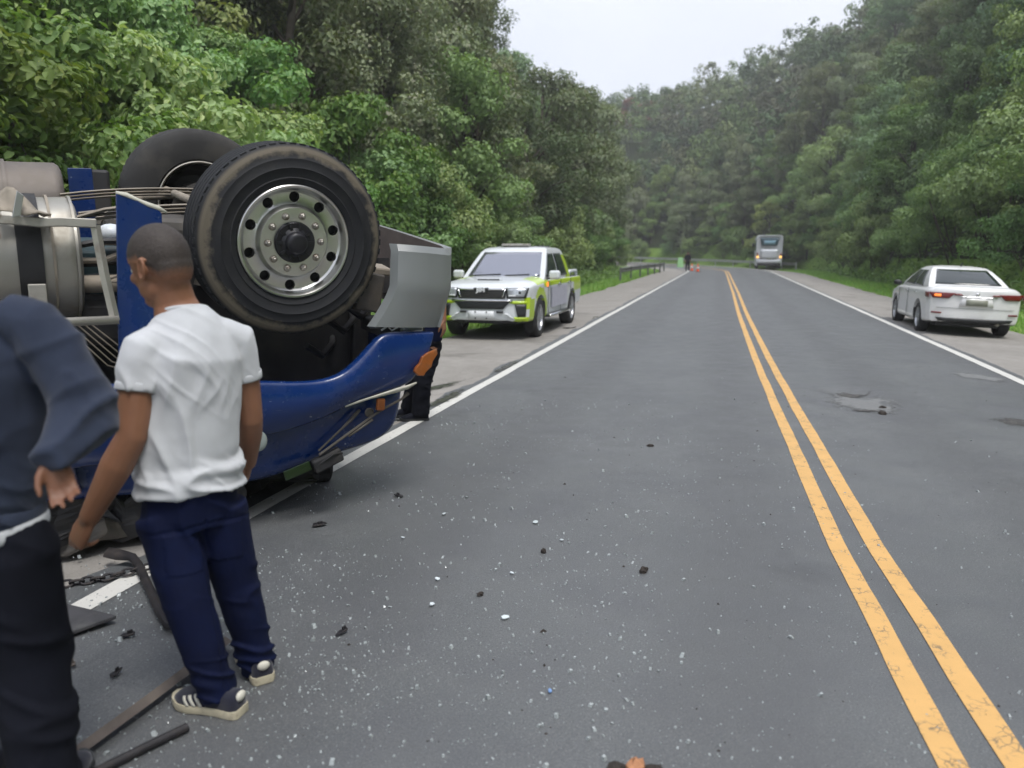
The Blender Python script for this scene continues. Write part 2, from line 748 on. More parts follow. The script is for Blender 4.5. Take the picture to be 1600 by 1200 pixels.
def terrain(name, side):
    ss = list(np.arange(-14, 100, 1.5)) + list(np.arange(100, 216, 2.5))
    if side < 0:
        tt = [-4.5, -5.5, -6.2, -7, -7.8, -8.6, -9.4] + list(np.arange(-10.5, -50, -1.3))
    else:
        tt = [4.5, 5.5, 6.2, 7, 7.8, 8.6, 9.4] + list(np.arange(10.5, 100, 1.8))
    vs, fs, mi = [], [], []
    for s in ss:
        for t in tt:
            z = hill(s, t)
            if abs(t) < 6: z -= 0.12
            vs.append(st(s, t, z))
    n = len(tt)
    g = G()
    for i in range(len(ss) - 1):
        for j in range(n - 1):
            fs.append((i * n + j, i * n + j + 1, (i + 1) * n + j + 1, (i + 1) * n + j))
            d = (lbase(ss[i]) - tt[j]) if side < 0 else (tt[j] - rbase(ss[i]))
            mi.append(1 if d < 0.3 else 0)
    g.v = [tuple(v) for v in vs]
    g.f = fs
    g.m = mi
    return tag(g.build(name, [M_soil, M_turf], smooth=True), kind='structure')


terrain('hillside_left', -1)
terrain('hillside_right', 1)
gg = G()
gg.add([(-1500, -1500, -3.5), (1500, -1500, -3.5), (1500, 1500, -3.5), (-1500, 1500, -3.5)], [(0, 1, 2, 3)])
tag(gg.build('ground', M_turf), kind='structure')
# ------------------------------------------------------------------ vegetation
L_bright = leaf_mat('leaf_bright', [(0.125, 0.235, 0.054), (0.184, 0.321, 0.077), (0.227, 0.378, 0.097), (0.314, 0.420, 0.110)], 0.3)
L_mid = leaf_mat('leaf_mid', [(0.129, 0.225, 0.062), (0.184, 0.298, 0.082), (0.248, 0.371, 0.102)], 0.28)
L_yell = leaf_mat('leaf_yellow_green', [(0.148, 0.238, 0.052), (0.213, 0.297, 0.064), (0.297, 0.342, 0.077)], 0.32)
L_dark = leaf_mat('leaf_dark_olive', [(0.125, 0.173, 0.083), (0.170, 0.227, 0.102), (0.215, 0.273, 0.123), (0.215, 0.215, 0.140)], 0.22)
L_blue = leaf_mat('leaf_blue_green', [(0.134, 0.225, 0.107), (0.189, 0.298, 0.141), (0.251, 0.363, 0.173)], 0.26)
L_rust = leaf_mat('leaf_rust', [(0.218, 0.094, 0.047), (0.312, 0.133, 0.062), (0.140, 0.109, 0.047)], 0.25)
L_far = leaf_mat('leaf_far', [(0.070, 0.124, 0.053), (0.121, 0.195, 0.075), (0.189, 0.276, 0.099), (0.189, 0.199, 0.121)], 0.25)
def far_leaf():
    """forest leaves whose colour goes by tree (species) and by leaf"""
    m = NT('leaf_forest')
    a = m.n('ShaderNodeAttribute')
    a.attribute_name = 'tone'
    geo = m.n('ShaderNodeNewGeometry')
    base = m.ramp(a.outputs['Fac'], [(0.0, (0.074, 0.115, 0.054)), (0.2, (0.135, 0.203, 0.068)), (0.4, (0.101, 0.162, 0.081)), (0.55, (0.189, 0.270, 0.088)), (0.7, (0.135, 0.142, 0.095)), (0.85, (0.216, 0.257, 0.108)), (1.0, (0.115, 0.189, 0.101))])
    base = m.mix(1.0, base, m.ramp(geo.outputs['Random Per Island'], [(0.0, 0.9), (1.0, 1.1)]), 'MULTIPLY')
    m.set(Base=base, Roughness=0.6, Specular=0.25)
    tr = m.n('ShaderNodeBsdfTranslucent')
    m.l(base, tr.inputs['Color'])
    mx = m.n('ShaderNodeMixShader')
    mx.inputs[0].default_value = 0.22
    m.l(m.p.outputs[0], mx.inputs[1])
    m.l(tr.outputs[0], mx.inputs[2])
    m.l(mx.outputs[0], m.out.inputs[0])
    return m.mat


L_far = far_leaf()
L_grass = leaf_mat('grass_blade', [(0.211, 0.410, 0.066), (0.300, 0.565, 0.091), (0.481, 0.600, 0.158)], 0.3)
M_bark = plain('bark', (0.085, 0.072, 0.058), 0.9, 0, 0.35, 6, bump=0.6, spec=0.2)


def leaves_mesh(name, P, N, size, mat, seed, aspect=0.55, droop=0.35, fold=0.16, fine=False):
    """folded rhombic leaves at P facing N"""
    rg = np.random.default_rng(seed)
    n = len(P)
    N = N / np.maximum(np.linalg.norm(N, axis=1, keepdims=True), 1e-6)
    A = rg.normal(size=(n, 3))
    A[:, 2] -= droop * 2
    A -= N * np.sum(A * N, axis=1, keepdims=True)
    A /= np.maximum(np.linalg.norm(A, axis=1, keepdims=True), 1e-6)
    B = np.cross(N, A)
    L = size[:, None]
    W = L * aspect * rg.uniform(0.8, 1.2, (n, 1))
    v0 = P - A * L * 0.5
    tip = P + A * L * 0.5 - N * L * 0.14
    if fine:
        parts = [v0, P - A * L * 0.22 + B * W * 0.46 + N * L * fold * 0.8, P + A * L * 0.12 + B * W * 0.44 + N * L * fold * 0.7, tip, P + A * L * 0.12 - B * W * 0.44 + N * L * fold * 0.7, P - A * L * 0.22 - B * W * 0.46 + N * L * fold * 0.8]
        pat, c = [0, 1, 2, 3, 0, 3, 4, 5], 4
    else:
        parts = [v0, P - A * L * 0.05 + B * W * 0.5 + N * L * fold, tip, P - A * L * 0.05 - B * W * 0.5 + N * L * fold]
        pat, c = [0, 1, 2, 0, 2, 3], 3
    k = len(parts)
    V = np.stack(parts, 1).reshape(-1, 3)
    idx = np.arange(n) * k
    T = (idx[:, None] + np.array(pat)[None, :]).reshape(-1)
    me = bpy.data.meshes.new(name)
    me.vertices.add(n * k)
    me.vertices.foreach_set('co', V.ravel())
    me.loops.add(len(T))
    me.loops.foreach_set('vertex_index', T.astype(np.int32))
    me.polygons.add(n * 2)
    me.polygons.foreach_set('loop_start', np.arange(0, len(T), c).astype(np.int32))
    me.polygons.foreach_set('loop_total', np.full(n * 2, c, np.int32))
    me.update(calc_edges=True)
    me.materials.append(mat)
    return me


def proto(kind, seed, H, W, base, nl, nleaf, ls, mat, vines=0, stems=1, shrub=False):
    """trunk mesh and crown mesh of one tree of height H and spread W"""
    rg = np.random.default_rng(seed)
    lob, rad = [], []
    for i in range(nl):
        k = (i + 0.5) / nl
        z = base + (H - base) * (0.08 + 0.9 * k) if not shrub else base + (H - base) * (0.06 + 0.9 * rg.uniform())
        u = (z - base) / (H - base)
        env = W / 2 * (math.sin(math.pi * min(1, 0.18 + 0.8 * u)) ** 0.6 if not shrub else (1 - u ** 2.2) ** 0.5)
        a = rg.uniform(0, 2 * math.pi)
        rr = env * rg.uniform(0.35, 1.0) * rg.uniform(0.75, 1.15)
        lob.append((rr * math.cos(a), rr * math.sin(a), z))
        rad.append(W * (rg.uniform(0.10, 0.19) if not shrub else rg.uniform(0.09, 0.17)))
    lob, rad = np.array(lob), np.array(rad)
    share = rad ** 2
    share = share / share.sum()
    Ps, Ns = [], []
    for (c, r, sh) in zip(lob, rad, share):
        m = max(8, int(nleaf * sh))
        d = rg.normal(size=(m, 3))
        d[:, 2] += 0.25
        d /= np.linalg.norm(d, axis=1, keepdims=True)
        rr = r * rg.uniform(0.25, 1.0, (m, 1)) ** 0.5 * (1 + 0.35 * np.sin(d[:, :1] * 5 + c[0] * 3) * np.cos(d[:, 1:2] * 6))
        p = c + d * rr * np.array([1.15, 1.15, 0.68])
        nn = d * 1.0 + np.array([0, 0, 0.45]) + rg.normal(size=(m, 3)) * 0.32
        Ps.append(p)
        Ns.append(nn)
    for i in range(vines):
        c = lob[rg.integers(nl)]
        a = rg.uniform(0, 6.28)
        x, y = c[0] + math.cos(a) * W * 0.17, c[1] + math.sin(a) * W * 0.17
        ln = rg.uniform(0.15, 0.4) * H
        m = int(60 * ln / 2)
        z = c[2] - rg.uniform(0, ln, m)
        p = np.stack([x + rg.normal(size=m) * 0.09 * W / 6, y + rg.normal(size=m) * 0.09 * W / 6, z], 1)
        Ps.append(p)
        Ns.append(np.stack([np.full(m, math.cos(a)), np.full(m, math.sin(a)), np.full(m, 0.4)], 1) + rg.normal(size=(m, 3)) * 0.5)
    P, N = np.concatenate(Ps), np.concatenate(Ns)
    ok = P[:, 2] > 0.05
    P, N = P[ok], N[ok]
    size = ls * rg.uniform(0.65, 1.3, len(P))
    crown = leaves_mesh(kind + '_crown', P, N, size, mat, seed + 1, fine=shrub)
    g = G()
    tr = H * 0.016 + 0.03
    if shrub:
        for i in range(stems):
            q = lob[rg.integers(nl)]
            a = rg.uniform(0, 6.28)
            b0 = Vector((0.15 * math.cos(a), 0.15 * math.sin(a), -0.5))
            e = Vector(q)
            mid = b0.lerp(e, 0.5) + Vector(rg.normal(size=3) * 0.1)
            g.tube([b0, mid, e], [0.03, 0.022, 0.008], 6)
    else:
        lean = Vector((rg.uniform(-0.06, 0.06) * H, rg.uniform(-0.06, 0.06) * H, 0))
        path = [Vector((0, 0, -1.0))] + [lean * (k / 5) + Vector((rg.uniform(-.1, .1), rg.uniform(-.1, .1), H * 0.85 * k / 5)) for k in range(6)]
        g.tube(path, [tr * 1.25] + [tr * (1.1 - 0.85 * k / 5) for k in range(6)], 8)
        for i in range(0, nl, max(1, nl // 12)):
            e = Vector(lob[i])
            h = min(0.8 * H, max(base * 0.8, e.z - 0.25 * W))
            b0 = lean * (h / H) + Vector((0, 0, h))
            mid = b0.lerp(e, 0.5) + Vector((0, 0, 0.06 * W))
            g.tube([b0, mid, e], [tr * 0.4, tr * 0.26, tr * 0.1], 6)
    trunk = g.mesh(kind + '_trunk', M_bark, smooth=True)
    return trunk, crown


PROTO = {
    'bush': [proto('bush', 11 + i, 3.6, 3.6, 0.1, 30, 8500, 0.125, L_bright, stems=6, shrub=True) for i in range(3)],
    'shrub': [proto('shrub', 31 + i, 3.2, 3.4, 0.05, 30, 7500, 0.115, L_mid, stems=6, shrub=True) for i in range(3)],
    'young': [proto('young', 51 + i, 6.5, 4.6, 0.8, 28, 9000, 0.18, L_yell) for i in range(2)],
    'leafy': [proto('leafy', 61 + i, 7.0, 4.8, 0.6, 28, 10000, 0.17, L_mid) for i in range(2)],
    'olive': [proto('olive', 71 + i, 9.5, 6.0, 1.0, 34, 14000, 0.18, L_dark, vines=34) for i in range(3)],
    'bluish': [proto('bluish', 91 + i, 8.0, 5.4, 0.8, 30, 11500, 0.18, L_blue) for i in range(2)],
    'rust': [proto('rust', 97, 6.0, 4.5, 0.8, 36, 6000, 0.22, L_rust)],
}
NTREE = [0]


def plant(kind, s, t, scale, label, cat, group, name, sink=0.0, pos=None):
    p = st(s, t, hill(s, t) - sink) if pos is None else Vector(pos)
    tk, cr = PROTO[kind][NTREE[0] % len(PROTO[kind])]
    NTREE[0] += 1
    e = empty(name, p, random.uniform(0, 6.28))
    e.scale = (scale * random.uniform(0.9, 1.1), scale * random.uniform(0.9, 1.1), scale * random.uniform(0.9, 1.12))
    tag(e, label, cat, group)
    link('trunk', tk, e)
    link('crown', cr, e)
    return e


def in_view(p, h, m=260):
    a = proj(p.x, p.y, p.z + h / 2)
    top = proj(p.x, p.y, p.z + h)
    return a[2] > 1.5 and -m < a[0] < 1600 + m and top[1] < 1200 and a[1] > -m - 1200 * h / max(a[2], 1)


def scatter(s0, s1, ds, rows, jitter=0.35, side=-1, base=None, dt=3.0, off=0.8):
    out = []
    for r in range(rows):
        s = s0 + (ds / 2 if r % 2 else 0)
        while s < s1:
            ss = s + random.uniform(-jitter, jitter) * ds
            d = off + r * dt + random.uniform(-jitter, jitter) * dt
            t = (lbase(ss) - d) if side < 0 else (rbase(ss) + d)
            out.append((ss, t, r))
            s += ds
    return out


ONES = ['', 'first', 'second', 'third', 'fourth', 'fifth', 'sixth', 'seventh', 'eighth', 'ninth', 'tenth', 'eleventh', 'twelfth', 'thirteenth', 'fourteenth', 'fifteenth', 'sixteenth', 'seventeenth', 'eighteenth', 'nineteenth']
TENS = {2: 'twent', 3: 'thirt', 4: 'fort', 5: 'fift'}
COUNT = {}


def nth(key):
    COUNT[key] = n = COUNT.get(key, 0) + 1
    if n < 20: return ONES[n]
    return TENS[n // 10] + ('ieth' if n % 10 == 0 else 'y-' + ONES[n % 10])


ROWS = ['lowest row', 'second row', 'third row', 'fourth row', 'fifth row', 'top row']
COLS = {'bush': 'bright green broad-leaved', 'shrub': 'mid-green', 'young': 'yellow-green', 'leafy': 'fresh green', 'olive': 'dark olive creeper-hung', 'bluish': 'blue-green'}


def grow(spots, choose, size, place, row_off, cat, name, h, margin=260, where=None):
    for s, t, r in sorted(spots, key=lambda q: (q[2], q[0])):
        p = st(s, t, hill(s, t))
        if not in_view(p, h, margin): continue
        k = choose(s, r)
        row = ROWS[min(5, r + row_off)]
        lab = f'{nth((k, r, place))} {COLS[k]} {cat} counting away from the camera, {row}, {place}'
        plant(k, s, t, random.uniform(*size), lab, cat, f'{COLS[k]} {cat} {place}, {row}', name)


# left bank: bright broad-leaved bushes behind the wreck, young trees above them
grow(scatter(3.5, 19, 1.9, 3, side=-1, dt=1.9, off=0.7), lambda s, r: 'bush', (0.85, 1.2), 'behind the truck', 0, 'bush', 'broadleaf_bush', 4)
grow(scatter(3, 22, 3.2, 3, side=-1, dt=3.2, off=6.0), lambda s, r: 'young' if random.random() < 0.55 else 'leafy', (0.9, 1.25), 'above the truck', 3, 'tree', 'slope_tree', 7)
# foot of the left bank behind the pickup and on to the bend
grow(scatter(19, 72, 2.3, 2, side=-1, dt=1.8, off=1.1), lambda s, r: 'shrub', (0.8, 1.25), 'behind the pickup', 0, 'shrub', 'verge_shrub', 4)
# tall trees on the left slope
grow(scatter(19, 74, 4.0, 5, side=-1, dt=3.8, off=2.6), lambda s, r: 'bluish' if s > 46 and random.random() < 0.75 else ('leafy' if random.random() < 0.12 else 'olive'), (0.8, 1.2), 'left slope', 0, 'tree', 'slope_tree', 10)
# right bank
grow(scatter(9, 88, 2.6, 2, side=1, dt=2.0, off=1.0), lambda s, r: 'shrub', (0.8, 1.5), 'right bank', 0, 'shrub', 'verge_shrub', 4, 150)


def right_kind(s, r):
    q = random.random()
    if r == 0: return 'leafy' if q < 0.6 else 'bluish'
    if r == 1: return 'bluish' if q < 0.4 else ('leafy' if q < 0.65 else 'olive')
    return 'olive' if q < 0.6 else ('leafy' if q < 0.8 else 'bluish')


grow(scatter(10, 92, 4.2, 6, side=1, dt=4.0, off=3.0), right_kind, (0.85, 1.25), 'right slope', 0, 'tree', 'slope_tree', 9, 150)
# beyond the bend
grow(scatter(93, 168, 4.5, 2, side=1, dt=4.0, off=1.5), lambda s, r: random.choice(['leafy', 'bluish', 'olive', 'olive', 'young']), (0.7, 1.1), 'far bend', 0, 'tree', 'slope_tree', 8, 100)
grow(scatter(90, 172, 3.6, 3, side=1, dt=2.4, off=0.2), lambda s, r: 'shrub', (0.9, 1.5), 'far guardrail', 0, 'shrub', 'verge_shrub', 4, 60)


def far_forest():
    Ps, Ns, S, Tn = [], [], [], []
    rg = np.random.default_rng(5)
    for s in np.arange(60, 214, 4.2):
        for t in np.arange(18, 98, 4.2):
            ss, tt = s + rg.uniform(-1.8, 1.8), t + rg.uniform(-1.8, 1.8)
            if ss < 93 and tt < 30: continue
            p = st(ss, tt, hill(ss, tt))
            q = proj(p.x, p.y, p.z + 5)
            if not (q[2] > 0 and 700 < q[0] < 1720 and q[1] > -150): continue
            H, W = rg.uniform(5, 9), rg.uniform(5, 7.5)
            near = q[2] < 150
            tone = rg.uniform()
            for k in range(11):
                a, rr = rg.uniform(0, 6.28), W / 2 * math.sqrt(rg.uniform())
                c = np.array([p.x + rr * math.cos(a), p.y + rr * math.sin(a), p.z + H * rg.uniform(0.35, 1.0) * (1 - 0.35 * (rr / W * 2) ** 2)])
                m = 44 if near else 34
                d = rg.normal(size=(m, 3)); d[:, 2] += 0.3
                d /= np.linalg.norm(d, axis=1, keepdims=True)
                Ps.append(c + d * rg.uniform(0.9, 1.7) * rg.uniform(0.4, 1, (m, 1)) * np.array([1, 1, 0.8]))
                Ns.append(d * 1.3 + np.array([0, 0, 0.4]) + rg.normal(size=(m, 3)) * 0.22)
                S.append(rg.uniform(0.32, 0.68, m))
                Tn.append(np.full(m, tone))
    P, N, S = np.concatenate(Ps), np.concatenate(Ns), np.concatenate(S)
    me = leaves_mesh('far_forest', P, N, S, L_far, 77, aspect=0.7)
    at_ = me.attributes.new('tone', 'FLOAT', 'POINT')
    at_.data.foreach_set('value', np.repeat(np.concatenate(Tn), 4).astype(np.float32))
    tag(link('far_forest', me), 'unbroken forest canopy covering the far hill beyond the bend', 'forest', kind='stuff')
    return len(P)


NFAR = far_forest()
for u, v, Y, w_ in ((1010, 195, 165, 'middle'), (1032, 210, 160, 'rightmost'), (985, 188, 168, 'leftmost')):
    plant('rust', 0, 0, 1.5, f'rust-brown tree on the far hillside, {w_} of the three', 'tree', 'rusty trees on the far hill', 'slope_tree', pos=at(u, v + 30, Y))


def undergrowth():
    rg = np.random.default_rng(9)
    Ps, Ns = [], []
    for side, n in ((-1, 15000), (1, 15000)):
        for i in range(n):
            s = rg.uniform(3, 90)
            d = abs(rg.normal()) * 3.2 - 0.4
            t = lbase(s) - d if side < 0 else rbase(s) + d
            p = st(s, t, hill(s, t) + abs(rg.normal()) * 0.22)
            if -200 < proj(p.x, p.y, p.z)[0] < 1800:
                Ps.append(p[:])
                Ns.append(rg.normal(size=3) * 0.5 + np.array([0, 0, 1]))
    me = leaves_mesh('undergrowth', np.array(Ps), np.array(Ns), rg.uniform(0.1, 0.3, len(Ps)), L_mid, 3)
    tag(link('undergrowth', me), 'low leafy undergrowth spreading along both banks', 'undergrowth', kind='stuff')


undergrowth()


def grass():
    rg = np.random.default_rng(19)
    V, n = [], 0
    for side, cnt in ((-1, 26000), (1, 26000)):
        for i in range(cnt):
            s = 4 + 84 * rg.uniform() ** 1.3
            if side < 0:
                a, b = lbase(s) - 0.3, tl(s) - WL
                t = a + (b - a) * rg.uniform() ** 1.15
            else:
                a, b = tr_(s) + WRS, rbase(s) + 0.3
                t = a + (b - a) * rg.uniform() ** 0.87
            edge = 0.25 * noise.noise((s * 0.9, side * 3.0, 0))
            p = st(s, t + edge * 0.4, hill(s, t))
            u = proj(p.x, p.y, p.z)[0]
            if not -120 < u < 1750: continue
            h = rg.uniform(0.06, 0.26) * (0.6 + 0.6 * abs(noise.noise((p.x * 0.8, p.y * 0.8, 2))))
            w = 0.006 + 0.0011 * p.y * 0.5
            a = rg.uniform(0, 6.28)
            dx, dy = math.cos(a) * w, math.sin(a) * w
            lx, ly = rg.normal() * h * 0.4, rg.normal() * h * 0.4
            V += [(p.x - dx, p.y - dy, p.z - 0.02), (p.x + dx, p.y + dy, p.z - 0.02), (p.x + lx, p.y + ly, p.z + h)]
            n += 1
    me = bpy.data.meshes.new('grass')
    me.from_pydata(V, [], [(3 * i, 3 * i + 1, 3 * i + 2) for i in range(n)])
    me.materials.append(L_grass)
    tag(link('grass', me), 'short green grass on the verges beside the paved shoulders', 'grass', kind='stuff')


grass()


# ------------------------------------------------------------------ guardrails
M_galv = plain('galvanised_steel', (0.42, 0.43, 0.43), 0.5, 0.6, 0.15, 5, dirt=(0.16, 0.14, 0.11))
M_rail_dark = plain('weathered_rail', (0.13, 0.14, 0.13), 0.7, 0.3, 0.2, 4, dirt=(0.06, 0.07, 0.05))


def guardrail(label, pts, mat, name='guardrail', step=3.8):
    base = empty(name, pts[0])
    tag(base, label, 'guardrail')
    o = Vector(pts[0])
    pr = [(-0.03, 0.43), (0.035, 0.47), (0.035, 0.51), (-0.02, 0.55), (-0.02, 0.59), (0.035, 0.63), (0.035, 0.68), (-0.03, 0.73)]
    secs = []
    for i, p in enumerate(pts):
        d = (Vector(pts[min(i + 1, len(pts) - 1)]) - Vector(pts[max(i - 1, 0)])).normalized()
        nrm = Vector((d.y, -d.x, 0))
        q = Vector(p) - o
        secs.append([q + nrm * a + Vector((0, 0, b)) for a, b in pr] + [q + nrm * (a - 0.012) + Vector((0, 0, b)) for a, b in reversed(pr)])
    g = G()
    g.loft(secs)
    g.build('rail', mat, base, angle=50)
    acc = 0.0
    for i in range(len(pts)):
        if i: acc += (Vector(pts[i]) - Vector(pts[i - 1])).length
        if i == 0 or acc >= step:
            acc = 0.0
            q = Vector(pts[i]) - o
            G().box((q.x, q.y, q.z + 0.26), (0.11, 0.11, 1.0)).build('post', mat, base, bevel=0.008)
    return base


guardrail('long grey steel guardrail around the outside of the far bend', [st(s, tr_(s) + 4.4, rise(s) - 0.1) for s in np.arange(80, 170, 1.9)], M_galv)
guardrail('dark weathered guardrail on the grass where the left verge ends', [st(s, -7.0 + 1.7 * smooth(30, 72, s), hill(s, -7.0 + 1.7 * smooth(30, 72, s)) + 0.12) for s in np.arange(47, 73, 1.9)], M_rail_dark)
# ------------------------------------------------------------------ overturned truck
# local axes of the wreck: +x towards its nose, +y away from the camera side, z up (it lies on its roof)
def mat_blue():
    m = NT('truck_blue')
    co = m.coord()
    base = m.ramp(m.noise(co, 3, 4), [(0.3, (0.0022, 0.020, 0.105)), (0.7, (0.0030, 0.026, 0.135))])
    dust = m.ramp(m.noise(co, 2.2, 6, 0.7), [(0.5, 0.0), (0.8, 0.35)])
    base = m.mix(dust, base, (0.05, 0.07, 0.12))
    sc = m.noise(m.coord('Object', (5, 5, 55)), 1.0, 5, 0.75, 0.8)
    gate = m.ramp(m.noise(co, 2.6, 3, 0.6), [(0.52, 0.0), (0.66, 1.0)])
    scr = m.mix(1.0, m.ramp(sc, [(0.63, 0.0), (0.69, 0.8)]), gate, 'MULTIPLY')
    chips = m.ramp(m.noise(co, 38, 3, 0.6), [(0.70, 0.0), (0.73, 0.9)])
    base = m.mix(m.mix(1.0, scr, chips, 'LIGHTEN'), base, (0.22, 0.26, 0.32))
    m.set(Base=base, Roughness=m.ramp(dust, [(0.0, 0.26), (0.35, 0.5)]), Coat=0.25)
    m.bump(m.noise(co, 5, 4, 0.6), 0.25, 0.02)
    return m.mat


M_blue = mat_blue()
M_blue_edge = plain('torn_fibreglass', (0.50, 0.49, 0.42), 0.85, 0, 0.2, 20)
M_tyre = NT('tyre_rubber')
_co = M_tyre.coord()
_dust = M_tyre.ramp(M_tyre.noise(_co, 7, 6, 0.7), [(0.52, 0.0), (0.85, 0.5)])
_sep = M_tyre.n('ShaderNodeSeparateXYZ')
M_tyre.l(_co, _sep.inputs[0])
_r = M_tyre.math('SQRT', M_tyre.math('ADD', M_tyre.math('MULTIPLY', _sep.outputs[0], _sep.outputs[0]), M_tyre.math('MULTIPLY', _sep.outputs[2], _sep.outputs[2])))
_wob = M_tyre.math('MULTIPLY', M_tyre.math('SUBTRACT', M_tyre.noise(_co, 5.5, 6, 0.72), 0.5), 0.17)
_rr = M_tyre.math('ADD', _r, _wob)
_mask = M_tyre.mix(1.0, M_tyre.ramp(_rr, [(0.452, 0.0), (0.480, 0.72)]), M_tyre.ramp(_r, [(0.496, 1.0), (0.512, 0.0)]), 'MULTIPLY')
_base = M_tyre.mix(_dust, (0.016, 0.017, 0.020), (0.06, 0.056, 0.05))
M_tyre.set(Base=M_tyre.mix(_mask, _base, (0.165, 0.14, 0.103)), Roughness=0.75, Specular=0.35)
M_tyre.bump(M_tyre.noise(_co, 60, 3), 0.15, 0.004)
M_tyre = M_tyre.mat
M_mud = M_tyre
M_tyre_in = plain('tyre_inner', (0.032, 0.031, 0.031), 0.85, 0, 0.25, 6, dirt=(0.075, 0.068, 0.06), dscale=3)
M_alu = plain('polished_aluminium', (0.58, 0.58, 0.57), 0.33, 1.0, 0.12, 10, dirt=(0.36, 0.34, 0.30), dscale=9, dlo=0.60, dhi=0.95)
M_alu_dull = plain('dull_aluminium', (0.46, 0.44, 0.40), 0.5, 0.75, 0.15, 6, dirt=(0.22, 0.19, 0.15), dscale=5)
M_nut = plain('lug_steel', (0.36, 0.34, 0.31), 0.42, 0.9, 0.2, 20, dirt=(0.16, 0.11, 0.07), dscale=30)
M_black = plain('grimy_black', (0.018, 0.018, 0.02), 0.6, 0, 0.3, 8, bump=0.2, dirt=(0.05, 0.045, 0.04), dscale=6)
M_hub = plain('hub_black', (0.014, 0.014, 0.018), 0.42, 0.2, 0.2, 12)
M_grease = plain('greasy_steel', (0.085, 0.078, 0.07), 0.6, 0.4, 0.35, 9, bump=0.4, dirt=(0.14, 0.12, 0.095), dscale=5)
M_dust = plain('dusty_steel', (0.27, 0.235, 0.19), 0.75, 0.2, 0.25, 7, bump=0.3, dirt=(0.36, 0.32, 0.265), dscale=4)
M_bump_grey = plain('bumper_grey', (0.175, 0.188, 0.188), 0.40, 0.0, 0.06, 2.5, coat=0.2, dirt=(0.20, 0.195, 0.18), dscale=3, dlo=0.55, dhi=0.85)
M_bump_in = plain('bumper_inside', (0.13, 0.105, 0.092), 0.8, 0.1, 0.25, 5, bump=0.3)
M_amber = plain('amber_lens', (0.26, 0.075, 0.014), 0.3, 0, 0.25, 15, dirt=(0.16, 0.075, 0.035), dscale=9)
M_rubber = plain('hose_rubber', (0.02, 0.02, 0.022), 0.5, 0, 0.2, 10)
M_tank = plain('fuel_tank_aluminium', (0.40, 0.385, 0.345), 0.48, 0.7, 0.12, 3, dirt=(0.29, 0.25, 0.2), dscale=3)
M_tank_brown = plain('fuel_tank_brown', (0.16, 0.14, 0.125), 0.6, 0.4, 0.15, 3, dirt=(0.24, 0.21, 0.175), dscale=3)
M_plas = plain('white_plastic', (0.62, 0.66, 0.70), 0.4, 0, 0.08, 8, dirt=(0.35, 0.34, 0.32), dscale=8)
M_teal = plain('engine_teal', (0.025, 0.05, 0.06), 0.5, 0.1, 0.3, 8, dirt=(0.06, 0.06, 0.055), dscale=6)
M_mirror = plain('mirror_green_reflection', (0.07, 0.10, 0.07), 0.2, 1.0, 0.3, 14)  # reflection of the foliage put into the base colour as dark green
M_pale = plain('pale_lens', (0.26, 0.30, 0.29), 0.2, 0, 0.1, 12)

PHI = R(34)
truck = empty('overturned_truck', (-1.26, 4.28, 0), PHI)
tag(truck, 'blue tractor truck lying upside down with its front wheels in the air', 'truck')
ROLL = 0.152
WR = 0.527


